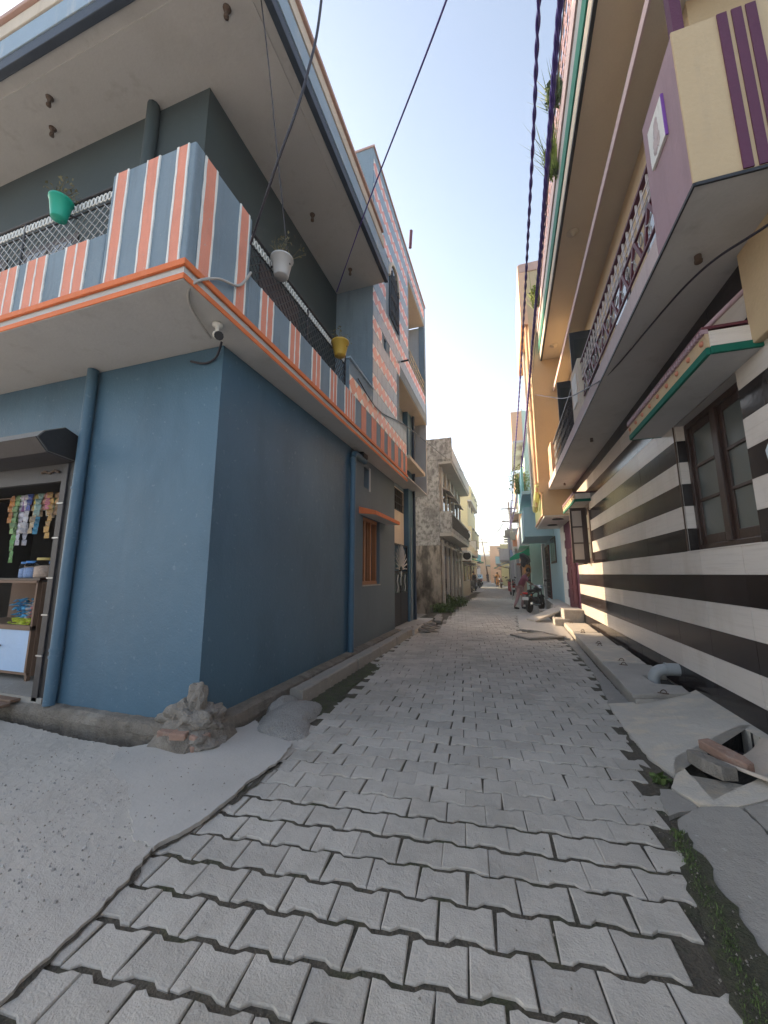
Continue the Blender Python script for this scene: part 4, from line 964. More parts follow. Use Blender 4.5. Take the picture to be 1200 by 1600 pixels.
hr = recentre(MB().tube([(-9,3.38,2.54),(-4.95,3.38,2.54)], .012, 6).build('hanging_rod', M['rust'])); tag(hr, 'thin rod across the shop opening carrying the packet strips', 'rod')

# ------------------------------------------------------------------ kerb, rubble and drain on the left
kr = random.Random(31)
ky = 4.22; kn = 0
klabs = ['longest kerb block, nearest the camera beside the rough lump', 'second kerb block along the left drain, left of the mossy dirt', 'third kerb block along the left drain', 'fourth kerb block along the left drain, short of the gate', 'last kerb block before the rubble at the gate']
for L_ in (1.75,1.1,1.15,.95,.62):
    b = MB(); rough_bar(b, [(-2.44,ky),(-2.44-.006,ky+L_-.02)], [(-.085,-.1),(-.085,.15),(-.07,.165),(.07,.162),(.088,.145),(.095,-.1)], 40+kn, .006)
    o = recentre(b.build('kerb_stone', M['conc_dark'], None)); tag(o, klabs[kn], 'kerb', 'kerb blocks along the left drain'); ky += L_; kn += 1
b = MB(); lumpy(b, (-2.27,3.83,-.03), .30, (.95,1.5,.52), 11, .18, 1.4, .05, 5, True); lumpy(b, (-2.12,3.52,-.05), .22, (1.1,1.05,.55), 12, .2, 1.4, .05, 5, True); lumpy(b, (-2.48,4.02,.0), .18, (.7,1.4,.75), 13, .2, 1.5, .05, 4, True)
tag(recentre(b.build('concrete_lump', M['conc_rough'])), 'rounded lump of rough aggregate concrete at the near end of the left kerb', 'concrete lump')
rr_ = random.Random(77); rk = 0
rlabs = ['tilted broken slab spilling from the gate step', 'flat broken slab against the last kerb block', 'wedge of broken concrete pointing at the lane', 'small slab fragment behind the wedge', 'loose slab fragment lowest of the rubble', 'long thin slab fragment beyond the gate', 'pale slab fragment edging the weeds', 'grey chunk between the gate step and the weeds']
for (x,y,z,s,rx,ry,rz) in ((-2.25,10.1,.07,(.5,.16,.05),.1,.25,.4),(-2.2,10.5,.08,(.5,.15,.05),.15,.2,.3),(-2.1,10.85,.06,(.52,.14,.045),.1,.3,.5),(-2.15,11.2,.06,(.48,.13,.04),-.1,.25,.35),(-2.0,10.3,.03,(.34,.2,.04),.05,.2,.8),(-2.15,12.2,.09,(.22,1.0,.09),.0,.06,.12),(-2.3,13.0,.09,(.2,.9,.08),.03,.05,.05),(-2.3,11.6,.06,(.36,.22,.06),.1,.2,.2)):
    b = MB(); b.box(-s[0]/2,s[0]/2,-s[1]/2,s[1]/2,-s[2]/2,s[2]/2); o = b.build('slab_fragment', M['stone'], bev=.015)
    o.location = (x,y,z); o.rotation_euler = (rx,ry,rz); tag(o, rlabs[rk], 'rubble', 'broken slabs beside the gate'); rk += 1
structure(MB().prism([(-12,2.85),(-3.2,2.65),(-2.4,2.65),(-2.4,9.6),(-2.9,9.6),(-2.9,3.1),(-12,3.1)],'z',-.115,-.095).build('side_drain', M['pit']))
structure(MB().box(-3.1,-2.2,12.2,24,-.11,-.03).build('side_drain', M['soil']))
# weeds by the old wall
def weed(name, x, y, z, r, h, n, m, seed, label, cat='weeds', group=None):
    b = MB(); q = random.Random(seed)
    for _ in range(n):
        a = q.uniform(0,6.28); d = r*math.sqrt(q.random()); hh = h*q.uniform(.25,1)*(1-.4*d/r); s = q.uniform(.03,.075)
        c = Vector((x+d*math.cos(a), y+d*math.sin(a), z+hh)); e = Vector((q.gauss(0,1),q.gauss(0,1),q.gauss(0,.6))).normalized(); f = e.cross(Vector((q.gauss(0,1),q.gauss(0,1),q.gauss(0,1)))).normalized()
        b.add([c-e*s, c+f*s*.45, c+e*s, c-f*s*.45], [[0,1,2,3]])
    blades(b, x, y, z, int(n*.4), h*1.1, r, q, .012)
    o = recentre(b.build(name, m)); tag(o, label, cat, group); o['kind'] = 'stuff'; return o
weed('weeds', -2.75, 17.3, -.02, .55, .75, 420, M['plant'], 1, 'largest weed clump at the foot of the weathered wall', group='weed clumps by the left drain')
weed('weeds', -2.6, 15.8, -.02, .5, .45, 300, M['plant'], 2, 'low weed clump nearest the gate', group='weed clumps by the left drain')
weed('weeds', -2.55, 18.8, -.02, .6, .5, 320, M['plant'], 3, 'weed clump straggling towards the lane beyond the largest one', group='weed clumps by the left drain')
weed('weeds', -2.7, 20.8, -.02, .6, .45, 260, M['plant'], 4, 'furthest weed clump in front of the old house steps', group='weed clumps by the left drain')
weed('weeds', .97, 3.55, 0, .05, .035, 22, M['plant'], 5, 'small bright grass tuft by the right gutter near the open pit', 'grass tuft')

# ------------------------------------------------------------------ raised drain on the right
DZT = .165
b = MB(); b.prism([(1.285,5.22),(1.93,5.42),(1.99,12.35),(1.425,12.3)], 'z', -.1, .115)
structure(b.build('drain_wall', M['concrete'], None, bev=.01))
seams = [5.20,6.92,8.52,10.24,12.0]
slabs_l = ['nearest drain cover slab, with the grey pipe elbow resting in its notch','second drain cover slab from the pipe elbow','third drain cover slab from the pipe elbow','furthest drain cover slab, catching the sun by the steps']
for i in range(4):
    y0,y1 = seams[i]+.014, seams[i+1]-.014; xl = lambda y: 1.262+.02*(y-5.2)
    t = thing('drain_cover_slab', slabs_l[i], 'cover slab', (1.6,(y0+y1)/2,.115), 0, 'cover slabs on the right drain')
    pts = [(xl(y0),y0),(1.90,y0+.22 if i==0 else y0),(1.95,y1),(xl(y1),y1)]
    if i == 0: pts = [(xl(y0),y0),(1.90,y0+.25),(1.93,5.78),(1.66,5.80),(1.63,6.22),(1.93,6.25),(1.95,y1),(xl(y1),y1)]
    s = MB(); s.prism(jag(pts,.12,.006,i), 'z', .116, DZT+.006*(i%2)); s.build('slab', [M['concrete'],M['conc_sand'],M['concrete'],M['conc_sand']][i], t, bev=.008)
    for yy in (y0+.13,y1-.13):
        xx = 1.60 if yy < (y0+y1)/2 else 1.56
        h = MB(); h.tube([(xx+.035*math.cos(t*math.pi/6),yy+.008*math.sin(t),DZT+.003+.038*math.sin(t*math.pi/6)) for t in range(7)], .006, 5); h.tube([(xx-.055,yy+.012,DZT+.003),(xx+.05,yy-.008,DZT+.004)], .007, 5); h.build('lifting_ring', M['rust'], t)
t = thing('pipe_elbow', 'grey plastic pipe elbow coming out of the striped wall into the drain', 'pipe', (1.8,6.0,.17))
e = MB(); pts = [(2.0,6.02,.30)] + [(1.86,6.02,.295),(1.80,6.02,.285),(1.745,6.02,.255),(1.715,6.02,.20),(1.71,6.02,.08)]
e.tube(pts, .068, 16); e.build('elbow', M['pvc'], t)
e = MB(); e.tube([(2.0,6.02,.30),(1.855,6.02,.296)], .076, 16); e.tube([(1.87,6.02,.296),(1.85,6.02,.295)], .081, 16); e.build('socket', M['pvc'], t)
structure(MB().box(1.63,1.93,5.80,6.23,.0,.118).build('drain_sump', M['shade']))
# open pit with bricks and curved tile
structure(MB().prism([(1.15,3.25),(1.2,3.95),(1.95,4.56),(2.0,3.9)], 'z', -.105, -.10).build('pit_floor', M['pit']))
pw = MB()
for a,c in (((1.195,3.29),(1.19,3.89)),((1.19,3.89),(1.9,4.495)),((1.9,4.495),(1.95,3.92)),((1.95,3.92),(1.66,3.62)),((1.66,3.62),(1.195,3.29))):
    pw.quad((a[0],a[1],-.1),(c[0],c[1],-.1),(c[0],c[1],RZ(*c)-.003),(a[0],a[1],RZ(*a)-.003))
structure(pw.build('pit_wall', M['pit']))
def bar(name, c, s, rot, m, label, cat, group=None, sh=None):
    b = MB()
    if sh: b.prism(sh, 'z', -s[2]/2, s[2]/2)
    else: b.box(-s[0]/2,s[0]/2,-s[1]/2,s[1]/2,-s[2]/2,s[2]/2)
    o = b.build(name, m, bev=.008); o.location = c; o.rotation_euler = rot; return tag(o, label, cat, group)
bar('loose_block', (1.335,3.64,.12), (.10,.32,.09), (-.06,.05,.35), M['stone'], 'stone block lying over the left end of the open pit', 'block', 'blocks across the open pit', [(-.03,.18),(.05,.17),(.065,.07),(.065,-.15),(-.05,-.15),(-.065,0)])
bar('loose_block', (1.475,3.74,.165), (.10,.36,.07), (.08,-.10,.42), M['brickred'], 'reddish brick like block tilted across the middle of the pit', 'block', 'blocks across the open pit', [(-.045,.18),(.045,.175),(.06,-.09),(.03,-.18),(-.025,-.175),(-.055,-.07)])
b = MB(); n = 14
vs = []
for i in range(n+1):
    a = -.62 + 1.5*i/n
    for u in (-.20,.20): vs.append((.44*math.sin(a)*1.02, u, .30*(1-math.cos(a))))
for i in range(n+1):
    a = -.62 + 1.5*i/n
    for u in (-.20,.20): vs.append((.44*math.sin(a)*.97, u, .30*(1-math.cos(a))+.02))
fs = [[2*i,2*i+1,2*i+3,2*i+2] for i in range(n)] + [[2*n+2+2*i,2*n+2+2*i+2,2*n+2+2*i+3,2*n+2+2*i+1] for i in range(n)]
fs += [[2*i,2*i+2,2*n+4+2*i,2*n+2+2*i] for i in range(n)] + [[2*i+1,2*n+3+2*i,2*n+5+2*i,2*i+3] for i in range(n)] + [[0,2*n+2,2*n+3,1],[2*n,2*n+1,4*n+3,4*n+2]]
b.add(vs, fs, 0, True); o = b.build('curved_tile', M['clay']); o.location = (1.68,3.72,.085); o.rotation_euler = (-.06,-.02,.55); tag(o, 'curved pale clay tile sagging over the open drain pit', 'roof tile')
rn = MB(); rn.tube([(1.45,4.05,.02),(1.75,4.22,.03),(1.82,4.2,.0),(1.83,4.12,-.06)], .012, 6); tag(recentre(rn.build('drain_hose', M['cable'])), 'thin dark hose inside the open drain pit', 'hose')
# manhole, steps and ramp
t = thing('inspection_cover', 'cracked concrete inspection cover at the near edge of the pale pad', 'cover', (.6,10.3,.0), .62)
def loc_box(parent, name, x0,x1,y0,y1,z0,z1,m,bev=.006):
    o = bpy.data.objects.new(name, MB().box(x0,x1,y0,y1,z0,z1).mesh(name, m)); COL.objects.link(o); o.parent = parent
    k = o.modifiers.new('bevel','BEVEL'); k.width = bev; k.segments = 2; return o
loc_box(t,'frame',-.50,.52,-.36,-.26,.005,.05,M['conc_dark']); loc_box(t,'frame',-.50,.52,.30,.38,.005,.045,M['conc_dark']); loc_box(t,'frame',-.52,-.42,-.36,.38,.005,.04,M['conc_dark']); loc_box(t,'frame',.42,.52,-.36,.38,.005,.045,M['conc_dark'])
c_ = loc_box(t,'cover',-.40,.40,-.24,.28,.0,.03,M['concrete']); c_.rotation_euler = (.05,0,.04)
for (x0,x1,y0,y1,z1,l) in ((1.20,1.60,12.35,12.95,.22,'lower concrete step at the far end of the drain slabs'),(1.47,1.995,12.45,13.4,.48,'upper concrete step against the striped wall end'),(1.35,1.9,13.9,14.8,.45,'concrete step in front of the maroon door'),(1.5,2.0,15.3,18.5,.42,'long low concrete bench in front of the light blue wall'),(1.0,1.5,14.9,15.5,.24,'small concrete block behind the ramp slab')):
    o = MB().box(x0,x1,y0,y1,-.05,z1).build('concrete_step', M['concrete'], bev=.012); recentre(o); tag(o, l, 'step', 'steps along the right side')
o = MB().box(-.28,.28,-.62,.62,-.03,.03).build('ramp_slab', M['conc_light'], bev=.01); o.location = (1.12,13.55,.26); o.rotation_euler = (.0,-.42,-.0); o.rotation_euler = Matrix.Rotation(-.9,3,'Z').to_euler(); o.rotation_euler = (Matrix.Rotation(R(-62),3,'Z') @ Matrix.Rotation(R(19),3,'X')).to_euler(); tag(o, 'pale stone slab leaning as a ramp onto the steps', 'ramp')

# ------------------------------------------------------------------ houses further down, left side
OH = thing('old_house', 'unpainted blackened old house beyond the blue house with jutting balconies', 'house', (-2.68, 16, 0))
b = MB(); b.box(-5.3,-2.68,16.0,23.5,2.70,7.34); b.box(-2.68,-2.10,16.0,23.6,6.32,6.40); b.build('wall', M['oldwall'], OH)
b = MB(); b.box(-5.3,-2.68,15.98,16.0+.1,-.2,2.69); b.box(-5.3,-2.7,16.1,23.5,-.2,2.69); b.build('stained_wall', M['oldstain'], OH)
MB().box(-5.3,-2.09,15.97,16.12,6.401,7.36).build('roof_parapet', M['oldwall'], OH)
MB().box(-2.22,-2.09,16.121,23.6,6.401,6.95).build('roof_parapet', M['greywash'], OH)
MB().box(-2.679,-2.12,16.02,23.5,6.22,6.318).build('roof_overhang', M['conc_light'], OH)
MB().box(-2.679,-2.17,16.0,23.5,3.08,3.22).build('balcony_slab', M['conc_light'], OH)
MB().box(-2.66,-2.17,15.97,16.08,3.221,4.12).build('balcony_parapet', M['oldwall'], OH)
MB().box(-2.25,-2.17,16.081,23.5,3.221,3.42).build('balcony_kerb', M['oldwall'], OH)
g = MB()
for i in range(40): y = 16.2+i*.185; g.box(-2.22,-2.20,y,y+.03,3.42,4.05)
g.box(-2.23,-2.19,16.1,23.5,4.05,4.10); g.build('railing', M['rail_d'], OH)
for z0,z1 in ((.1,2.95),(3.3,6.2)):
    for i,y in enumerate((16.35,17.6,18.9,20.2,21.6,23.0)):
        MB().box(-2.679,-2.60,y,y+.28,z0,z1).build('pilaster', M['conc_light'], OH)
    for y in (16.8,18.1,19.4,20.8,22.2):
        w_ = MB().box(-2.679,-2.655,y,y+.62,z0+.55,z1-.55).build('window', M['wood'], OH)
        MB().box(-2.654,-2.648,y+.08,y+.54,z0+.65,z1-.65).build('pane', M['pane'], w_)
for y,z in ((16.7,5.3),(18.6,5.3),(20.6,5.3),(17.0,2.75),(19.6,2.75)):
    MB().prism([(-2.68,z+.12),(-2.3,z-.12),(-2.3,z-.18),(-2.68,z)], 'y', y, y+1.5).build('window_shade', M['conc_light'], OH)
structure(MB().box(-4.4,-4.2,11.9,16.0,-.1,1.75).build('unseen_sun_blocker', M['oldstain']))  # unseen wall in the alley, added to keep low sun off the lane

def fhouse(name, label, x, y0, y1, zt, m, side=-1, floors=2, depth=7, bal=None, win=3, trim='greywash', doorm='wood', roofbox=None, group=None):
    """house whose street face is at x; side -1 = stands left of the lane"""
    H = thing(name, label, 'house', (x, y0, 0), 0, group)
    a, c = (x-depth, x) if side < 0 else (x, x+depth)
    MB().box(a,c,y0,y1,-.1,zt).build('wall', M[m], H)
    s = 1 if side < 0 else -1
    def bx(n, d0, d1, ya, yb, za, zb, mm, par=None):
        u, v = x+s*d0, x+s*d1
        return MB().box(min(u,v),max(u,v),ya,yb,za,zb).build(n, M[mm], par or H)
    fh = zt/floors
    cap = bx('parapet_cap', -.05,.06, y0-.03,y1+.03, zt+.002,zt+.12, trim)
    for f in range(floors):
        zb = f*fh
        for k in range(win):
            w = (y1-y0)/win; yc = y0+w*(k+.5)
            if f == 0 and k == 0: 
                d = bx('door', .002,.04, yc-.5,yc+.5, .05,2.25, doorm); bx('door_panel', .041,.055, yc-.38,yc+.38, .2,2.1, 'black', d)
            else:
                d = bx('window', .002,.05, yc-.55,yc+.55, zb+1.0,zb+2.2, 'wood' if k%2 else 'white'); bx('pane', .0505,.056, yc-.47,yc-.03, zb+1.08,zb+2.12, 'pane', d); bx('pane', .0505,.056, yc+.03,yc+.47, zb+1.08,zb+2.12, 'pane', d)
                bx('window_shade', .002,.45, yc-.7,yc+.7, zb+2.3,zb+2.38, trim)
    for (ya,yb,z,d,ph,mm,rail) in (bal or []):
        bx('balcony_slab', .002,d, ya,yb, z-.14,z, 'soffit')
        if rail:
            g = MB(); n = int((yb-ya)/.16)
            for i in range(n+1): u=x+s*(d-.03); yy=ya+.02+i*(yb-ya-.06)/n; g.box(u-.012,u+.012,yy,yy+.024,z+.001,z+ph)
            u=x+s*(d-.03); g.box(u-.02,u+.02,ya,yb,z+ph,z+ph+.05)
            g.box(min(x,u),max(x,u),ya,ya+.04,z+ph,z+ph+.05)
            for i in range(4): uu=x+s*d*(i+.5)/4; g.box(uu-.012,uu+.012,ya+.01,ya+.034,z+.001,z+ph)
            g.build('railing', M[rail], H)
        else:
            bx('balcony_parapet', d-.12,d, ya,yb, z+.001,z+ph, mm); bx('balcony_parapet', .002,d-.121, ya,ya+.12, z+.001,z+ph, mm)
    if roofbox: 
        ya,yb,zz_,d,mm = roofbox; bx('roof_room', -3,d, ya,yb, zt+.121,zz_, mm)
    return H
ch_ = fhouse('cream_house', 'low cream house past the old one with air conditioners on its wall', -3.05, 25.0, 34.5, 5.0, 'beigeband', floors=1, win=4, bal=[(25.0,34,3.0,.6,.5,'beigeband',None)])
for k,(y,z,l) in enumerate(((25.3,3.65,'upper air conditioner unit on the cream house'),(25.3,2.35,'lower air conditioner unit on the cream house'))):
    t = thing('air_conditioner', l, 'air conditioner', (-2.7,y,z), 0, 'air conditioner units on the cream house')
    MB().box(-2.98,-2.25,y,y+.4,z,z+.62).build('casing', M['white'], t, bev=.02)
    f = MB(); f.lathe([(.25,-.012),(.23,-.02),(0,-.02)], (-2.52,y,z+.31), 16, 0, 'y'); f.build('fan_grille', M['black'], t)
    MB().box(-3.0,-2.3,y+.05,y+.35,z-.05,z-.001).build('bracket', M['rust'], t)
fhouse('yellow_house', 'tall pale yellow house with stepped balconies on the left', -3.4, 36, 45, 10.2, 'paleyellow', floors=3, bal=[(36,45,4.4,.32,1.5,'paleyellow',None),(36,44,8.4,.36,1.3,'paleyellow',None)], roofbox=None)
fhouse('aqua_house', 'narrow aqua house beyond the yellow one', -4.6, 50, 57, 7.4, 'aqua', floors=2, bal=[(50,57,3.2,.9,.9,'aqua',None),(50,55,5.6,.7,.8,'lightblue','rail_d')])
fhouse('light_blue_house', 'small pale blue house behind the parked car', -5.9, 58, 68, 5.2, 'lightblue', floors=2, bal=[(58,68,3.0,.8,.9,'white',None)])
fhouse('grey_house', 'grey house far down the left side', -8.2, 72, 88, 5.6, 'greywash', floors=2, bal=[(72,86,3.0,.9,.9,'greywash',None)])
fhouse('cream_house', 'furthest cream house on the left before the end of the lane', -11.2, 92, 112, 6.2, 'cream', floors=2, bal=[(92,110,3.1,.9,.9,'peach',None)])
fhouse('end_house', 'pale brown low house closing the far end of the lane', -22, 150, 160, 4.2, 'beigeband', side=1, depth=26, floors=1)
# ------------------------------------------------------------------ houses further down, right side
BG = thing('buff_house', 'tall buff house with peach corner mouldings beyond the tiled house', 'house', (1.05, 12.82, 0))
b = MB(); b.box(1.05,8,12.82,16.4,4.05,12.2); b.box(1.15,8,12.82,16.4,3.32,4.05); b.build('wall', M['cream'], BG)
MB().box(2.02,8,12.81,16.4,-.1,3.31).build('ground_wall', M['purple'], BG)
MB().box(1.15,2.01,12.84,16.4,3.27,3.318).build('underside', M['soffit'], BG)
MB().box(.82,1.049,12.80,16.45,9.95,12.25).build('parapet_box', M['peach'], BG)
MB().box(.86,3,12.79,12.815,11.95,12.27).build('parapet_cap', M['lip'], BG)
p = MB(); p.tube([(.98,12.95,4.1),(.98,12.95,9.94)], .045, 10); p.build('corner_moulding', M['peach'], BG)
p = MB(); p.tube([(.99,13.5,3.7),(.99,13.5,9.94)], .04, 10); p.build('corner_moulding', M['cream'], BG)
p = MB(); p.tube([(.96,14.6,3.9),(.96,14.6,9.94)], .05, 10); p.build('drain_pipe', M['greywash'], BG)
p = MB(); p.tube([(1.03,12.9,4.35),(1.0,13.3,4.02),(.98,13.9,3.75),(1.0,14.3,3.72)], .09, 10); p.build('scroll_moulding', M['yellowgreen'], BG)
MB().box(1.125,1.149,12.86,16.3,3.36,4.0).build('side_panel', M['yellowgreen'], BG)
e = MB(); e.box(1.10,1.124,12.84,16.3,3.33,3.40); e.box(1.10,1.124,12.84,12.92,3.40,4.04); e.build('panel_border', M['peach'], BG)
d = MB(); d.box(1.985,2.019,13.3,14.75,.42,2.35); d_ = d.build('door', M['maroon'], BG, bev=.006)
for y in (13.4,14.06): 
    for z in (.55,1.15,1.75): MB().box(1.972,1.984,y,y+.56,z,z+.5).build('door_panel', M['maroon'], d_)
for i in range(6): MB().lathe([(.02,-.03),(.0,-.045)], (1.985,14.02,.6+i*.3), 6, 0, 'x').build('stud', M['steel'], d_)
for i in range(11):
    MB().box(2.0,2.018,15.2 if i%2 else 15.45,16.4,.1+i*.29,.1+i*.29+.285).build('quoin', M['white'], BG)
for y,z in ((13.4,3.262),(15.0,3.262)): MB().lathe([(.18,z-.02),(.16,z+.005)], (1.6,y,0), 14).build('hook_ring', M['black'], BG)
LB = thing('light_blue_house', 'light blue house with a boxed out balcony behind the motorcycle', 'house', (2.05,16.42,0))
MB().box(2.05,9,16.42,24.0,-.1,5.6).build('wall', M['lightblue'], LB)
MB().box(.80,2.05,18.9,23.5,3.22,3.5).build('balcony_slab', M['lightblue'], LB)
MB().box(.80,.92,18.9,23.5,3.501,4.6).build('balcony_parapet', M['lightblue'], LB); MB().box(.921,2.049,18.9,19.02,3.501,4.6).build('balcony_parapet', M['lightblue'], LB)
MB().box(.75,2.5,18.0,23.9,5.05,5.2).build('roof_slab', M['lightblue'], LB); MB().box(.75,.84,18.0,23.9,5.201,6.3).build('roof_parapet', M['aqua'], LB)
w_ = MB().box(2.02,2.049,18.5,20.6,2.0,3.18).build('window', M['wood'], LB)
for i in range(3): MB().box(2.01,2.019,18.6+i*.68,19.18+i*.68,2.1,3.1).build('pane', M['pane'], w_)
d_ = MB().box(2.0,2.049,21.4,23.3,.25,3.0).build('door', M['maroon'], LB)
g = MB()
for i in range(8): g.tube([(1.985,21.5+i*.24,.3),(1.985,21.5+i*.24,2.95)], .016, 5)
for i in range(12): g.tube([(1.98,21.45,.4+i*.22),(1.98,23.2,.4+i*.22)], .012, 5)
g.build('door_grille', M['black'], d_)
MB().box(1.85,2.049,23.4,23.9,-.1,3.2).build('pilaster', M['greywash'], LB)
fhouse('mint_house', 'tall mint and peach house rising behind the buff one', 1.25, 24.2, 31, 11.6, 'mint', side=1, floors=3, bal=[(24.2,30,3.3,.55,1.0,'mauve_pale',None),(24.2,31,6.6,.6,1.0,'peach',None),(24.2,31,9.7,.65,1.9,'peach',None)], trim='white')
fhouse('peach_house', 'peach fronted house beside the leaning pole', 1.0, 31.2, 38, 8.0, 'peach', side=1, floors=2, bal=[(31.2,38,3.6,.6,.9,'terracotta',None),(31.2,37,6.3,.6,.9,'peach','rail_d')], trim='terracotta')
fhouse('grey_house', 'grey house with a white balcony past the leaning pole', .1, 40, 50, 6.0, 'greywash', side=1, floors=2, bal=[(40,49,2.9,.9,1.1,'white',None)])
fhouse('grey_house', 'lime washed house far down the right side', -.9, 53, 66, 5.4, 'paleyellow', side=1, floors=2, bal=[(53,64,2.9,.7,.9,'lightblue',None)])
fhouse('peach_house', 'peach house second from the end on the right', -3.0, 70, 86, 6.4, 'peach', side=1, floors=2, bal=[(70,84,3.1,.8,.9,'cream',None)])
fhouse('cream_house', 'furthest house on the right before the end of the lane', -6.2, 92, 118, 5.6, 'cream', side=1, floors=2, bal=[(92,116,3.1,.8,.9,'cream',None)])
fhouse('buff_house', 'buff house behind the far bend on the left', -15.5, 114, 134, 7.0, 'paleyellow', floors=2, bal=[(114,132,3.3,1.0,.9,'white',None)])
fhouse('white_house', 'white house behind the far bend on the right', -10.5, 120, 146, 7.4, 'white', side=1, floors=2, bal=[(120,144,3.3,1.2,1.0,'lightblue',None)])
# shop with green awning
aw_ = thing('shop_awning', 'bright green tarpaulin awning on poles on the right', 'awning', (1.0,24.5,0))
c_ = MB(); n = 8
vs = []
for i in range(n+1):
    for j in range(7):
        vs.append((1.35-1.25*i/n, 24.4+.45*j, 3.1-.62*(i/n)+.05*math.sin(i*1.3+j*1.1)))
c_.add(vs, [[i*7+j,i*7+j+1,(i+1)*7+j+1,(i+1)*7+j] for i in range(n) for j in range(6)], 0, True)
o = c_.build('tarpaulin', M['awning'], aw_); md = o.modifiers.new('s','SOLIDIFY'); md.thickness = .02
v_ = MB(); v_.prism([(1.35,3.08),(.1,2.47),(.1,2.30),(.5,2.38),(.9,2.52),(1.35,2.62)], 'y', 24.38, 24.395); v_.build('valance', M['awning'], aw_)
for y in (24.5,27.0): MB().tube([(.15,y,0),(.12,y,2.5)], .03, 6).build('pole', M['steel'], aw_)
b = MB(); b.blob((.95,24.2,2.35), .36, 9, .3, 3, (.8,.5,1)); tag(recentre(b.build('hanging_bundle', M['darkcloth'])), 'dark cloth bundle hanging under the green awning', 'bundle')
b = MB(); b.blob((1.05,24.3,1.75), .28, 11, .25, 3, (.7,.4,1.2)); tag(recentre(b.build('hanging_cloth', M['orangecloth'])), 'orange cloth hanging below the dark bundle', 'cloth')

# ------------------------------------------------------------------ poles and overhead cables
def smooth(P, n=8):
    P = [Vector(p) for p in P]; out = []
    for i in range(len(P)-1):
        p0,p1,p2,p3 = P[max(i-1,0)],P[i],P[i+1],P[min(i+2,len(P)-1)]
        for k in range(n):
            t = k/n; out.append(.5*((2*p1)+(p2-p0)*t+(2*p0-5*p1+4*p2-p3)*t*t+(3*p1-p0-3*p2+p3)*t**3))
    out.append(P[-1]); return out
t = thing('electric_pole', 'tall pale leaning pole with cables beside the red scooter', 'pole', (.55,31,0))
MB().tube([(.60,31,-.1),(.45,31.3,3.5),(.22,31.7,7.2)], [.11,.095,.075], 12).build('shaft', M['greywash'], t)
for z in (5.6,6.6): MB().box(-.35,.9,31.5,31.6,z,z+.07).build('cross_arm', M['rust'], t)
for k,(x,y,z) in enumerate(((.05,31.5,4.6),(.42,31.3,4.4))): MB().box(x-.2,x+.2,y-.3,y,z-.3,z+.3).build('meter_box', M['greymetal'], t)
t = thing('electric_pole', 'thin dark pole against the sky at the far end', 'pole', (-3.6,75,0)); MB().tube([(-3.6,75,-.1),(-4.6,75,8.2)], [.13,.08], 8).build('shaft', M['rust'], t); MB().box(-5.5,-3.6,74.9,75,7.4,7.5).build('cross_arm', M['rust'], t)
t = thing('electric_pole', 'second thin pole further away and left of the dark one', 'pole', (-8.2,98,0)); MB().tube([(-8.2,98,-.1),(-8.2,98,8.6)], [.13,.09], 8).build('shaft', M['rust'], t)
def cable(name, P, r, m, label, strands=1, twist=.45, ends=True):
    S = smooth(P, 14); b = MB()
    if strands == 1: b.tube(S, r, 6)
    else:
        L = 0; acc = [0]
        for a,c in zip(S,S[1:]): L += (c-a).length; acc.append(L)
        # resample finely so that the twist shows
        N_ = int(L/.06); Q = []
        j = 0
        for i in range(N_+1):
            d = L*i/N_
            while j < len(acc)-2 and acc[j+1] < d: j += 1
            t = (d-acc[j])/max(1e-6,acc[j+1]-acc[j]); Q.append(S[j].lerp(S[j+1], t))
        for s in range(strands):
            pts = []
            for i,p in enumerate(Q):
                a = 2*math.pi*(s/strands + L*i/N_/twist); pts.append(p + Vector((math.cos(a),0,math.sin(a)))*r*.9)
            b.tube(pts, r, 5)
    o = recentre(b.build(name, m)); return tag(o, label, 'cable')
vio = mat('violet_sky_fringe', (.085,.05,.30), .4, .2)  # violet stands in for the colour fringe of dark cable against bright sky
cable('overhead_cable', [(.50,.5,5.6),(.58,2.2,6.9),(.61,3.5,7.55),(.66,5.0,7.85),(.68,7.0,7.98),(.68,9.5,7.9),(.63,13,7.45),(.53,18,6.85),(.40,25,5.75),(.23,31.6,5.1)], .016, vio, 'twisted dark cable hanging free against the sky, left of the others', 2, .55)
cable('overhead_cable', [(.74,.5,6.0),(.79,2.2,7.0),(.81,3.5,7.42),(.85,5,7.6),(.88,7,7.58),(.87,9.5,7.35),(.85,13,6.9),(.80,18,6.4),(.60,25,5.7),(.24,31.6,4.9)], .020, vio, 'thick twisted cable nearest the green edged roof slab', 3, .6)
cable('overhead_cable', [(.84,.5,6.6),(.88,2.2,7.35),(.92,4,7.9),(.97,7,7.95),(.95,11,7.3),(.86,17,6.5),(.62,25,5.9),(.26,31.6,5.3)], .008, M['cable'], 'thin cable beside the thick twisted one on its right')
cable('overhead_cable', [(-.2,.8,9.0),(-.75,1.5,8.3),(-1.22,2.15,6.4),(-1.38,2.2,5.5),(-1.70,2.3,4.88),(-2.0,2.5,4.68),(-2.36,2.85,4.85)], .011, M['cable'], 'loose black cable drooping to the corner of the striped parapet')
cable('overhead_cable', [(-2.14,1.6,9.6),(-2.22,2.6,7.56),(-2.26,3.1,6.1),(-2.32,3.5,5.1)], .007, M['cable'], 'thin wire dropping straight to the grey flower pot')
cable('overhead_cable', [(3.5,-1.2,5.6),(.6,1.5,6.6),(-.31,3.0,7.17),(-1.85,5.0,7.55),(-3.27,6.78,7.58)], .011, vio, 'black cable slanting down to the far corner of the blue loggia ceiling')
cable('overhead_cable', [(2.2,2.3,3.78),(1.80,2.95,3.85),(1.60,3.6,3.98),(1.42,5.2,4.10),(1.29,5.9,4.22),(1.25,8.0,5.0),(1.22,10.5,6.2),(1.12,12.8,7.35),(.98,12.9,7.4)], .010, M['cable'], 'thin wire looping under the right balcony to the buff house')
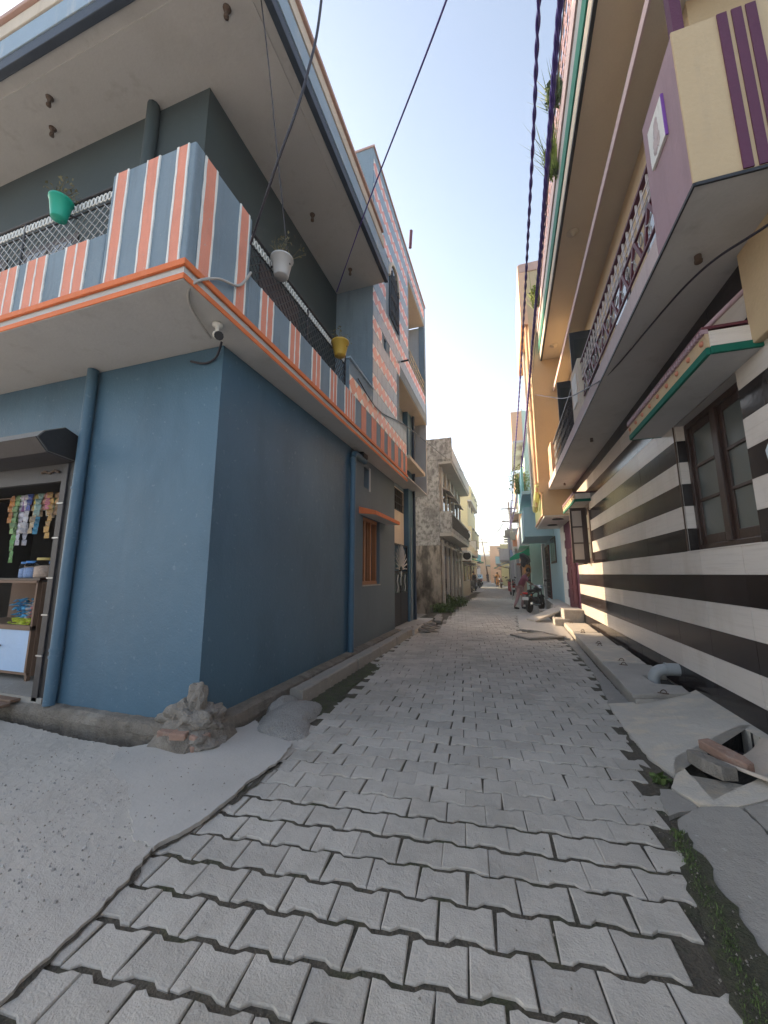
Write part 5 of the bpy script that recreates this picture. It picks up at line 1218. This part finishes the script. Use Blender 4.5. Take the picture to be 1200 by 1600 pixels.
cable('overhead_cable', [(-2.44,2.98,4.65),(-2.43,2.80,4.35),(-2.42,2.5,4.18),(-2.46,2.28,3.96),(-2.62,2.42,3.90),(-2.78,2.85,3.88)], .013, M['cable_g'], 'grey cable bent round the orange trim under the striped balcony corner')
cable('overhead_cable', [(-2.7,2.92,3.86),(-2.85,3.02,3.78),(-3.0,3.03,3.74),(-3.2,3.03,3.80)], .012, M['cable'], 'black wire tangle under the soffit at the blue wall corner')
cable('overhead_cable', [(.23,31.6,6.7),(-1.5,24,7.0),(-2.43,14,6.2),(-2.42,9.4,5.4),(-2.43,7.2,4.9),(-2.43,6.0,5.0)], .012, M['cable'], 'cable crossing from the pole to the lozenge tiled wall')
for i in range(4): cable('overhead_cable', [(.22,31.7,6.7-.35*i),(-1.6-.3*i,50,5.6),(-4.4,75,7.5-.2*i)], .014, M['cable'], ['topmost','second','third','lowest'][i]+' far cable running from the leaning pole to the dark pole')

# ------------------------------------------------------------------ flower pots, camera, greenery
def pot(x, y, z, rt, rb, h, m, label, plant, n, seed, axis):
    t = thing('flower_pot', label, 'flower pot', (x,y,z), 0, 'flower pots hung on the balcony rails')
    p = MB(); p.lathe([(rb,0),(rb*1.04,.01),(rt*.97,h*.9),(rt*1.06,h*.92),(rt*1.06,h),(rt*.95,h),(rt*.93,h*.93),(0,h*.93)], (x,y,z), 20); p.build('pot', m, t)
    q = random.Random(seed); b = MB()
    for _ in range(n):
        a = q.uniform(0,6.28); d = rt*.8*q.random(); px,py = x+d*math.cos(a),y+d*math.sin(a); tip = (px+q.gauss(0,.07),py+q.gauss(0,.07),z+h*.93+q.uniform(.05,.2))
        b.tube([(px,py,z+h*.9),((px+tip[0])/2+q.gauss(0,.02),(py+tip[1])/2,(z+h+tip[2])/2),tip], [.004,.003,.002], 3)
        for _k in range(3):
            e = Vector((q.gauss(0,1),q.gauss(0,1),q.gauss(0,1))).normalized()*.018; f = Vector((q.gauss(0,1),q.gauss(0,1),q.gauss(0,1))).normalized()*.012; c = Vector(tip)+Vector((q.gauss(0,.03),q.gauss(0,.03),q.gauss(0,.03)))
            b.add([c-e,c+f,c+e,c-f],[[0,1,2,3]])
    b.build('plant', plant, t)
    k = MB(); ax = (0,1) if axis=='y' else (1,0)
    k.tube([(x+ax[0]*-rt*-.9, y+ax[1]*rt*.9, z+h*.6),(x-ax[0]*(rt+.06), y+ax[1]*(rt+.06), z+h*.75)], .012, 5); k.build('hook', M['rail_d'], t)
pot(-3.99,2.08,4.90,.095,.062,.215,M['pot_g'],'green plastic flower pot on the front balcony railing',M['dry'],26,3,'y')
pot(-2.37,3.42,4.94,.125,.08,.24,M['pot_w'],'pale grey flower pot on the side railing near the corner',M['dry'],30,4,'x')
pot(-2.37,5.08,4.90,.135,.085,.24,M['pot_y'],'mustard yellow flower pot on the side railing by the tiled wall',M['dry'],26,5,'x')
t = thing('security_camera', 'small white security camera under the striped balcony corner', 'camera', (-2.60,2.74,3.92))
MB().lathe([(.05,0),(.05,-.02),(.02,-.03),(.015,-.09)], (-2.60,2.74,3.919), 10).build('mount', M['white'], t)
c_ = MB(); c_.tube([(-2.64,2.78,3.84),(-2.54,2.70,3.76)], .04, 10); c_.build('body', M['white'], t)
c_ = MB(); c_.tube([(-2.539,2.699,3.759),(-2.515,2.682,3.742)], .042, 10); c_.build('lens_hood', M['black'], t)
weed('hanging_plant', 1.22, 6.3, 9.85, .16, .6, 200, M['plant'], 31, 'dark trailing plant spilling over the right roof railing', 'plant')
weed('hanging_plant', 1.28, 7.2, 9.4, .17, 1.0, 300, M['plant_y'], 32, 'yellow green climber on the right roof railing', 'plant')
weed('hanging_plant', 1.26, 11.4, 9.6, .22, .8, 240, M['plant_y'], 33, 'bright green plant at the far end of the right roof', 'plant')
weed('hanging_plant', .75, 20.5, 5.6, .55, 1.7, 420, M['plant_y'], 34, 'leafy plant in a pot on the light blue balcony roof', 'plant')
weed('small_tree', -4.2, 120, 3.0, 3.2, 4.5, 500, M['plant'], 35, 'green tree crown near the end of the lane', 'tree')
b = MB(); b.blob((1.93,3.40,2.40), .10, 14, .42, 3, (.6,.8,1.35), sm=False); tag(recentre(b.build('cloth_bundle', M['bag'])), 'crumpled bluish white cloth hung beside the near window', 'cloth')

# ------------------------------------------------------------------ vehicles
def wheel(t, x, y, r, w, name='wheel'):
    ty = MB(); ty.lathe([(r-.07,-w/2),(r-.02,-w/2),(r,-w*.25),(r,w*.25),(r-.02,w/2),(r-.07,w/2)], (x,y,r), 20, 0, 'x'); 
    o = lbuild(ty, 'tyre', M['rubber'], t)
    k = MB(); k.lathe([(r-.07,-w*.4),(r-.09,-w*.2),(r-.09,w*.2),(r-.07,w*.4)], (x,y,r), 20, 0, 'x'); k.lathe([(.05,-w*.6),(.05,w*.6)], (x,y,r), 10, 0, 'x')
    for i in range(6):
        a = i*math.pi/3; k.tube([(x,y+.04*math.cos(a),r+.04*math.sin(a)),(x,y+(r-.08)*math.cos(a),r+(r-.08)*math.sin(a))], .014, 5)
    lbuild(k, 'rim', M['steel'], o)
def lbuild(mb, name, m, parent, bev=0):
    o = bpy.data.objects.new(name, mb.mesh(name, m)); COL.objects.link(o); o.parent = parent
    if bev: k = o.modifiers.new('b','BEVEL'); k.width = bev; k.segments = 2; k.limit_method='ANGLE'
    return o
def motorcycle(loc, rz, label, tank='black', group=None):
    t = thing('motorcycle', label, 'motorcycle', loc, rz, group)
    wheel(t,0,-.65,.30,.10); wheel(t,0,.65,.30,.09)
    f = MB(); f.tube([(0,.42,.85),(0,.30,.55),(0,-.1,.38),(0,-.35,.45)], .03, 6); f.tube([(0,.42,.85),(0,-.2,.72),(0,-.75,.80)], .025, 6)
    for s in (-1,1): f.tube([(s*.09,-.65,.30),(s*.11,-.55,.72)], .022, 6); f.tube([(s*.05,-.65,.3),(s*.05,-.1,.38)], .02, 6); f.tube([(s*.07,.65,.30),(s*.07,.46,.92)], .022, 6)
    f.blob((0,.05,.42), .19, 1, .12, 2, (.75,1.1,.9)); lbuild(f,'frame',M['black'],t)
    lbuild(MB().blob((0,.22,.86), .2, 2, .05, 2, (.62,1.25,.62)),'fuel_tank',M[tank],t)
    lbuild(MB().blob((0,-.32,.84), .3, 3, .04, 2, (.42,1.35,.20)),'seat',M['rubber'],t)
    m_ = MB(); m_.blob((0,-.82,.74), .2, 4, .05, 2, (.5,1.0,.45)); lbuild(m_,'tail_cowl',M[tank],t)
    m_ = MB(); m_.box(-.10,.10,-1.02,-.985,.72,.80); lbuild(m_,'tail_lamp',M['redlens'],t,.01)
    m_ = MB(); m_.box(-.12,.12,-1.02,-1.005,.50,.62); lbuild(m_,'number_plate',M['plate'],t)
    m_ = MB(); m_.prism([(-.55,.64),(-.80,.63),(-.98,.50),(-1.0,.33),(-.97,.33),(-.94,.47),(-.78,.59),(-.55,.60)],'x',-.08,.08); lbuild(m_,'rear_mudguard',M['black'],t)
    m_ = MB(); m_.prism([(.40,.58),(.55,.65),(.72,.65),(.90,.55),(.90,.52),(.72,.61),(.55,.61),(.40,.55)],'x',-.07,.07); lbuild(m_,'front_mudguard',M[tank],t)
    m_ = MB(); m_.tube([(-.36,.30,1.02),(-.2,.42,1.04),(.2,.42,1.04),(.36,.30,1.02)], .016, 6); lbuild(m_,'handlebar',M['chrome'],t)
    for s in (-1,1):
        m_ = MB(); m_.tube([(s*.25,.38,1.05),(s*.30,.36,1.2)], .008, 5); m_.blob((s*.33,.36,1.24), .07, 5, 0, 2, (1,.25,.65)); lbuild(m_,'mirror',M['black'],t)
        m_ = MB(); m_.blob((s*.2,-.92,.70), .035, 5, 0, 1); lbuild(m_,'indicator',M['orange'],t)
    lbuild(MB().blob((0,.56,.92), .13, 6, 0, 2, (1,.7,1)),'headlight',M['chrome'],t)
    m_ = MB(); m_.tube([(.13,.15,.28),(.15,-.3,.28),(.17,-.85,.38)], [.03,.04,.05], 8); lbuild(m_,'exhaust',M['chrome'],t)
    m_ = MB(); m_.tube([(-.1,-.05,.28),(-.28,-.1,.0)], .014, 5); lbuild(m_,'stand',M['steel'],t)
    return t
def scooter(loc, rz, label, m, group=None):
    t = thing('scooter', label, 'scooter', loc, rz, group)
    wheel(t,0,-.6,.235,.10); wheel(t,0,.62,.235,.09)
    b = MB(); b.blob((0,-.48,.58), .30, 1, .04, 3, (.66,1.35,.62)); lbuild(b,'rear_body',M[m],t)
    b = MB(); b.prism([(.30,.30),(.38,.30),(.62,.95),(.55,1.0)],'x',-.21,.21); b.prism([(-.2,.26),(.38,.26),(.38,.31),(-.2,.31)],'x',-.17,.17); lbuild(b,'front_shield',M[m],t,.03)
    lbuild(MB().blob((0,-.42,.80), .3, 2, .03, 2, (.5,1.3,.22)),'seat',M['rubber'],t)
    b = MB(); b.prism([(.40,.47),(.55,.52),(.72,.50),(.86,.38),(.86,.34),(.70,.46),(.40,.42)],'x',-.075,.075); lbuild(b,'front_mudguard',M[m],t,.015)
    b = MB(); b.tube([(-.34,.42,1.02),(-.1,.55,1.04),(.1,.55,1.04),(.34,.42,1.02)], .02, 6); b.blob((0,.56,1.02), .13, 3, .03, 2, (1.2,.8,.8)); lbuild(b,'handlebar',M['black'],t)
    lbuild(MB().blob((0,.67,1.0), .085, 3, 0, 2, (1,.4,.8)),'headlight',M['chrome'],t)
    for s in (-1,1):
        b = MB(); b.tube([(s*.24,.48,1.05),(s*.31,.47,1.20)], .008, 5); b.blob((s*.34,.47,1.24), .07, 5, 0, 2, (1,.25,.7)); lbuild(b,'mirror',M['black'],t)
    b = MB(); b.box(-.14,.14,-.90,-.86,.62,.69); lbuild(b,'tail_lamp',M['redlens'],t,.01)
    b = MB(); b.box(-.12,.12,-.92,-.905,.43,.55); lbuild(b,'number_plate',M['plate'],t)
    b = MB(); b.tube([(-.09,-.75,.88),(-.13,-.9,.90),(.13,-.9,.90),(.09,-.75,.88)], .014, 6); lbuild(b,'grab_rail',M['chrome'],t)
    b = MB(); b.prism([(-.6,.50),(-.85,.44),(-.95,.28),(-.92,.27),(-.82,.40),(-.6,.46)],'x',-.08,.08); lbuild(b,'rear_mudguard',M['black'],t)
    b = MB(); b.tube([(.14,-.2,.2),(.17,-.8,.28)], .05, 8); lbuild(b,'exhaust',M['steel'],t)
    return t
motorcycle((.98,17.1,0), R(-24), 'black motorcycle parked in front of the person in plum', 'black')
scooter((.15,29.3,0), R(6), 'red scooter standing alone below the leaning pole', 'redplastic')
scooter((-3.05,33.2,0), R(190), 'grey scooter facing the camera on the left by the cream house', 'greyplastic')
motorcycle((-3.2,43.0,0), R(170), 'dark motorcycle parked behind the grey scooter', 'black')
motorcycle((-1.3,52,0), R(20), 'far motorcycle on the right side with a rider walking near', 'redplastic')
scooter((-1.9,62,0), R(10), 'furthest scooter on the right side', 'greyplastic')
scooter((.25,35.2,0), R(12), 'black scooter just past the leaning pole on the right', 'black')
scooter((-3.3,39.0,0), R(200), 'silver scooter third in the row on the left by the yellow house', 'steel')
motorcycle((-3.4,47.5,0), R(165), 'second dark motorcycle in the row on the left before the car', 'redplastic')
motorcycle((-.9,44.5,0), R(8), 'motorcycle parked under the white balcony on the right', 'black')
for k,(x,y,w,m_,l) in enumerate(((-2.85,27.5,1.1,'awning','small green sheet awning on the cream house'),(.0,41.5,1.0,'bluepaint','blue sheet awning under the white balcony'),(-4.9,54.0,1.0,'redplastic','red sheet awning on the aqua house'),(-1.1,57.0,.9,'awning','green sheet awning far down the right side'))):
    sg = 1 if x < -2 else -1; t = thing('shop_awning', l, 'awning', (x,y,2.4))
    MB().prism([(x-.1*sg,2.75),(x+w*sg,2.35),(x+w*sg,2.30),(x-.1*sg,2.70)], 'y', y, y+2.4).build('sheet', M[m_], t)
    for yy in (y+.1,y+2.3): MB().tube([(x-.05*sg,yy,2.1),(x+w*.95*sg,yy,2.33)], .02, 5).build('strut', M['rust'], t)
for k,(x,y,z,m_,l) in enumerate(((-2.65,30.5,3.3,'white','white signboard jutting from the cream house'),(.55,38.3,3.0,'bluepaint','blue signboard past the peach house'),(-4.5,51.5,3.6,'redplastic','red signboard jutting from the aqua house'))):
    t = thing('signboard', l, 'sign', (x,y,z)); MB().box(x-.35,x+.35,y,y+.06,z,z+.75).build('panel', M[m_], t); MB().box(x-.38,x+.38,y+.061,y+.09,z-.03,z+.78).build('frame', M['rust'], t)
CAR = thing('car', 'pale blue car parked on the left far down the lane', 'car', (-4.6,60,0), R(6))
b = MB(); b.prism([(-1.9,.35),(1.9,.35),(1.95,.75),(1.1,.92),(.55,1.42),(-1.1,1.46),(-1.75,1.0),(-1.95,.9)],'x',-.78,.78); lbuild(b,'body',M['carblue'],CAR,.08)
b = MB(); b.prism([(1.02,.95),(.56,1.36),(.59,1.37),(1.07,.96)],'x',-.66,.66); lbuild(b,'windscreen',M['pane'],CAR)
b = MB(); b.prism([(-1.64,1.02),(-1.13,1.40),(-1.16,1.42),(-1.70,1.03)],'x',-.64,.64); lbuild(b,'rear_window',M['pane'],CAR)
for s in (-1,1):
    b = MB(); b.prism([(-1.3,.98),(.8,.95),(.45,1.34),(-1.0,1.37)],'x',s*.782-.004,s*.782+.004); lbuild(b,'side_window',M['pane'],CAR)
    lbuild(MB().box(s*.6-.14,s*.6+.14,-1.97,-1.90,.72,.86),'tail_lamp',M['redlens'],CAR,.02)
    lbuild(MB().box(s*.58-.16,s*.58+.16,1.90,1.965,.62,.76),'headlight',M['chrome'],CAR,.02)
    for y in (-1.2,1.2): wheel(CAR, s*.72, y, .29, .18)
lbuild(MB().box(-.25,.25,-1.98,-1.955,.5,.62),'number_plate',M['plate'],CAR)

# ------------------------------------------------------------------ people
def skin_mesh(name, V, E_, RAD, m, parent, sub=1):
    me = bpy.data.meshes.new(name); me.from_pydata(V, E_, []); me.materials.append(m)
    o = bpy.data.objects.new(name, me); COL.objects.link(o); o.parent = parent
    k = o.modifiers.new('skin','SKIN'); k.use_smooth_shade = True
    for v, r in zip(me.skin_vertices[0].data, RAD): v.radius = (r, r) if not isinstance(r, tuple) else r
    me.skin_vertices[0].data[0].use_root = True
    s = o.modifiers.new('sub','SUBSURF'); s.levels = sub; s.render_levels = sub; return o
def person(loc, rz, label, J, shirt, trouser):
    """J: joint dictionary in local metres"""
    t = thing('person', label, 'person', loc, rz)
    P = J
    V = [P['pelvis'],P['chest'],P['neck'],P['head'],P['crown']]; E_ = [(0,1),(1,2),(2,3),(3,4)]; RD = [.12,.13,.055,.085,.075]
    def chain(root, ks, rs):
        last = root
        for k, r in zip(ks, rs): V.append(P[k]); RD.append(r); E_.append((last,len(V)-1)); last = len(V)-1
        return last
    for s in 'lr':
        h = chain(1, ['sh'+s,'el'+s,'wr'+s], [.06,.042,.03])
        w = Vector(P['wr'+s]); e = Vector(P['el'+s]); d = (w-e).normalized(); q = d.cross(Vector((.3,.2,1))).normalized()
        V.append(w+d*.06); RD.append(.032); E_.append((h,len(V)-1)); pm_ = len(V)-1
        for i,f in enumerate((-1.5,-.5,.5,1.5)):
            V.append(w+d*.10+q*.018*f); RD.append(.010); E_.append((pm_,len(V)-1)); a = len(V)-1
            V.append(w+d*(.17-.012*abs(f-.3))+q*.020*f); RD.append(.008); E_.append((a,len(V)-1))
        V.append(w+d*.07-q*.055); RD.append(.011); E_.append((h,len(V)-1))
        k = chain(0, ['hip'+s,'kn'+s,'an'+s,'toe'+s], [.09,.06,.04,.035])
    body = skin_mesh('body', V, E_, RD, M['skin'], t, 1)
    c, n_ = Vector(P['head']), Vector(P['crown']); up = (n_-c).normalized(); fw = Vector(P['face']).normalized()
    sd_ = up.cross(fw).normalized()
    f = MB(); hc = c.lerp(n_,.35)
    f.blob(hc+fw*.085-up*.02, .022, 1, 0, 2, (1,1,1.2))
    for s in (-1,1): f.blob(hc+sd_*s*.088, .022, 2, 0, 2, (.6,.8,1.2))
    f.blob(hc+fw*.02-up*.06, .075, 3, .02, 2); lbuild(f,'face',M['skin'],body)
    g = MB()
    for s in (-1,1): g.blob(hc+fw*.082+sd_*s*.032+up*.02, .010, 1, 0, 1)
    lbuild(g,'eyes',M['black'],body)
    h = MB(); h.blob(hc+up*.045-fw*.022, .105, 5, .08, 3, (1,1,1)); lbuild(h,'hair',M['hair'],body)
    sv = [P['pelvis'],P['chest'],P['neckb']]; se = [(0,1),(1,2)]; sr = [.155,.165,.085]
    for s in 'lr': sv += [P['sh'+s], Vector(P['sh'+s]).lerp(Vector(P['el'+s]),.85)]; b_ = len(sv); se += [(1,b_-2),(b_-2,b_-1)]; sr += [.078,.06]
    skin_mesh('shirt', sv, se, sr, shirt, t)
    tv = [P['pelvis']]; te = []; tr = [.15]
    for s in 'lr': tv += [P['hip'+s],P['kn'+s],Vector(P['kn'+s]).lerp(Vector(P['an'+s]),.92)]; b_ = len(tv); te += [(0,b_-3),(b_-3,b_-2),(b_-2,b_-1)]; tr += [.105,.08,.06]
    skin_mesh('trousers', tv, te, tr, trouser, t)
    for s in 'lr':
        a = Vector(P['an'+s]); q = Vector(P['toe'+s]); lbuild(MB().tube([a+Vector((0,0,-.02)),a.lerp(q,.5)+Vector((0,0,-.01)),q], [.045,.05,.035], 8),'sandal',M['rubber'],t)
    return t
bend_ = dict(pelvis=(-.02,0,.92),chest=(.16,.04,1.30),neckb=(.24,.05,1.45),neck=(.27,.05,1.50),head=(.34,.06,1.58),crown=(.40,.07,1.72),face=(.8,.25,-.35),
    shl=(.17,.22,1.38),ell=(.36,.30,1.15),wrl=(.58,.26,1.02),shr=(.20,-.16,1.38),elr=(.38,-.26,1.14),wrr=(.58,-.2,1.0),
    hipl=(0,.10,.88),knl=(.10,.13,.48),anl=(.02,.16,.08),toel=(.22,.17,.03),hipr=(-.05,-.10,.88),knr=(-.14,-.14,.48),anr=(-.30,-.16,.09),toer=(-.10,-.18,.03))
person((.46,18.1,0), 0, 'person in a plum shirt and dusty pink trousers bending over the motorcycle', bend_, M['shirt'], M['trouser'])
stand = dict(pelvis=(0,0,.95),chest=(0,.01,1.32),neckb=(0,.01,1.45),neck=(0,.01,1.5),head=(0,.02,1.56),crown=(0,.02,1.70),face=(0,-1,0),
    shl=(.18,0,1.40),ell=(.23,.02,1.12),wrl=(.23,-.06,.88),shr=(-.18,0,1.40),elr=(-.23,.02,1.12),wrr=(-.22,-.06,.88),
    hipl=(.10,0,.9),knl=(.11,-.02,.5),anl=(.11,.02,.08),toel=(.12,-.16,.03),hipr=(-.10,0,.9),knr=(-.11,-.02,.5),anr=(-.11,.02,.08),toer=(-.12,-.16,.03))
person((-3.05,36.0,0), R(40), 'person in dark clothes standing behind the grey scooter', stand, M['darkcloth'], M['darkcloth'])
person((-3.75,74,0), 0, 'person in dark clothes standing in the middle of the lane far away', stand, M['darkcloth'], M['darkcloth'])
person((-1.35,49.5,0), R(200), 'person in orange walking on the right far down the lane', stand, M['orangecloth'], M['orangecloth'])

# ------------------------------------------------------------------ haze
HZ = bpy.data.materials.new('haze'); HZ.use_nodes = True; HZ.node_tree.nodes.clear()
pv = HZ.node_tree.nodes.new('ShaderNodeVolumePrincipled'); pv.inputs['Color'].default_value = (.93,.93,.92,1); pv.inputs['Density'].default_value = .0028; pv.inputs['Anisotropy'].default_value = .3
ho = HZ.node_tree.nodes.new('ShaderNodeOutputMaterial'); HZ.node_tree.links.new(pv.outputs[0], ho.inputs['Volume'])
hz = MB().box(-1600,1600,-1600,1600,-1.2,14).build('haze', HZ); hz['kind'] = 'stuff'; hz['label'] = 'thin pale haze filling the lane'
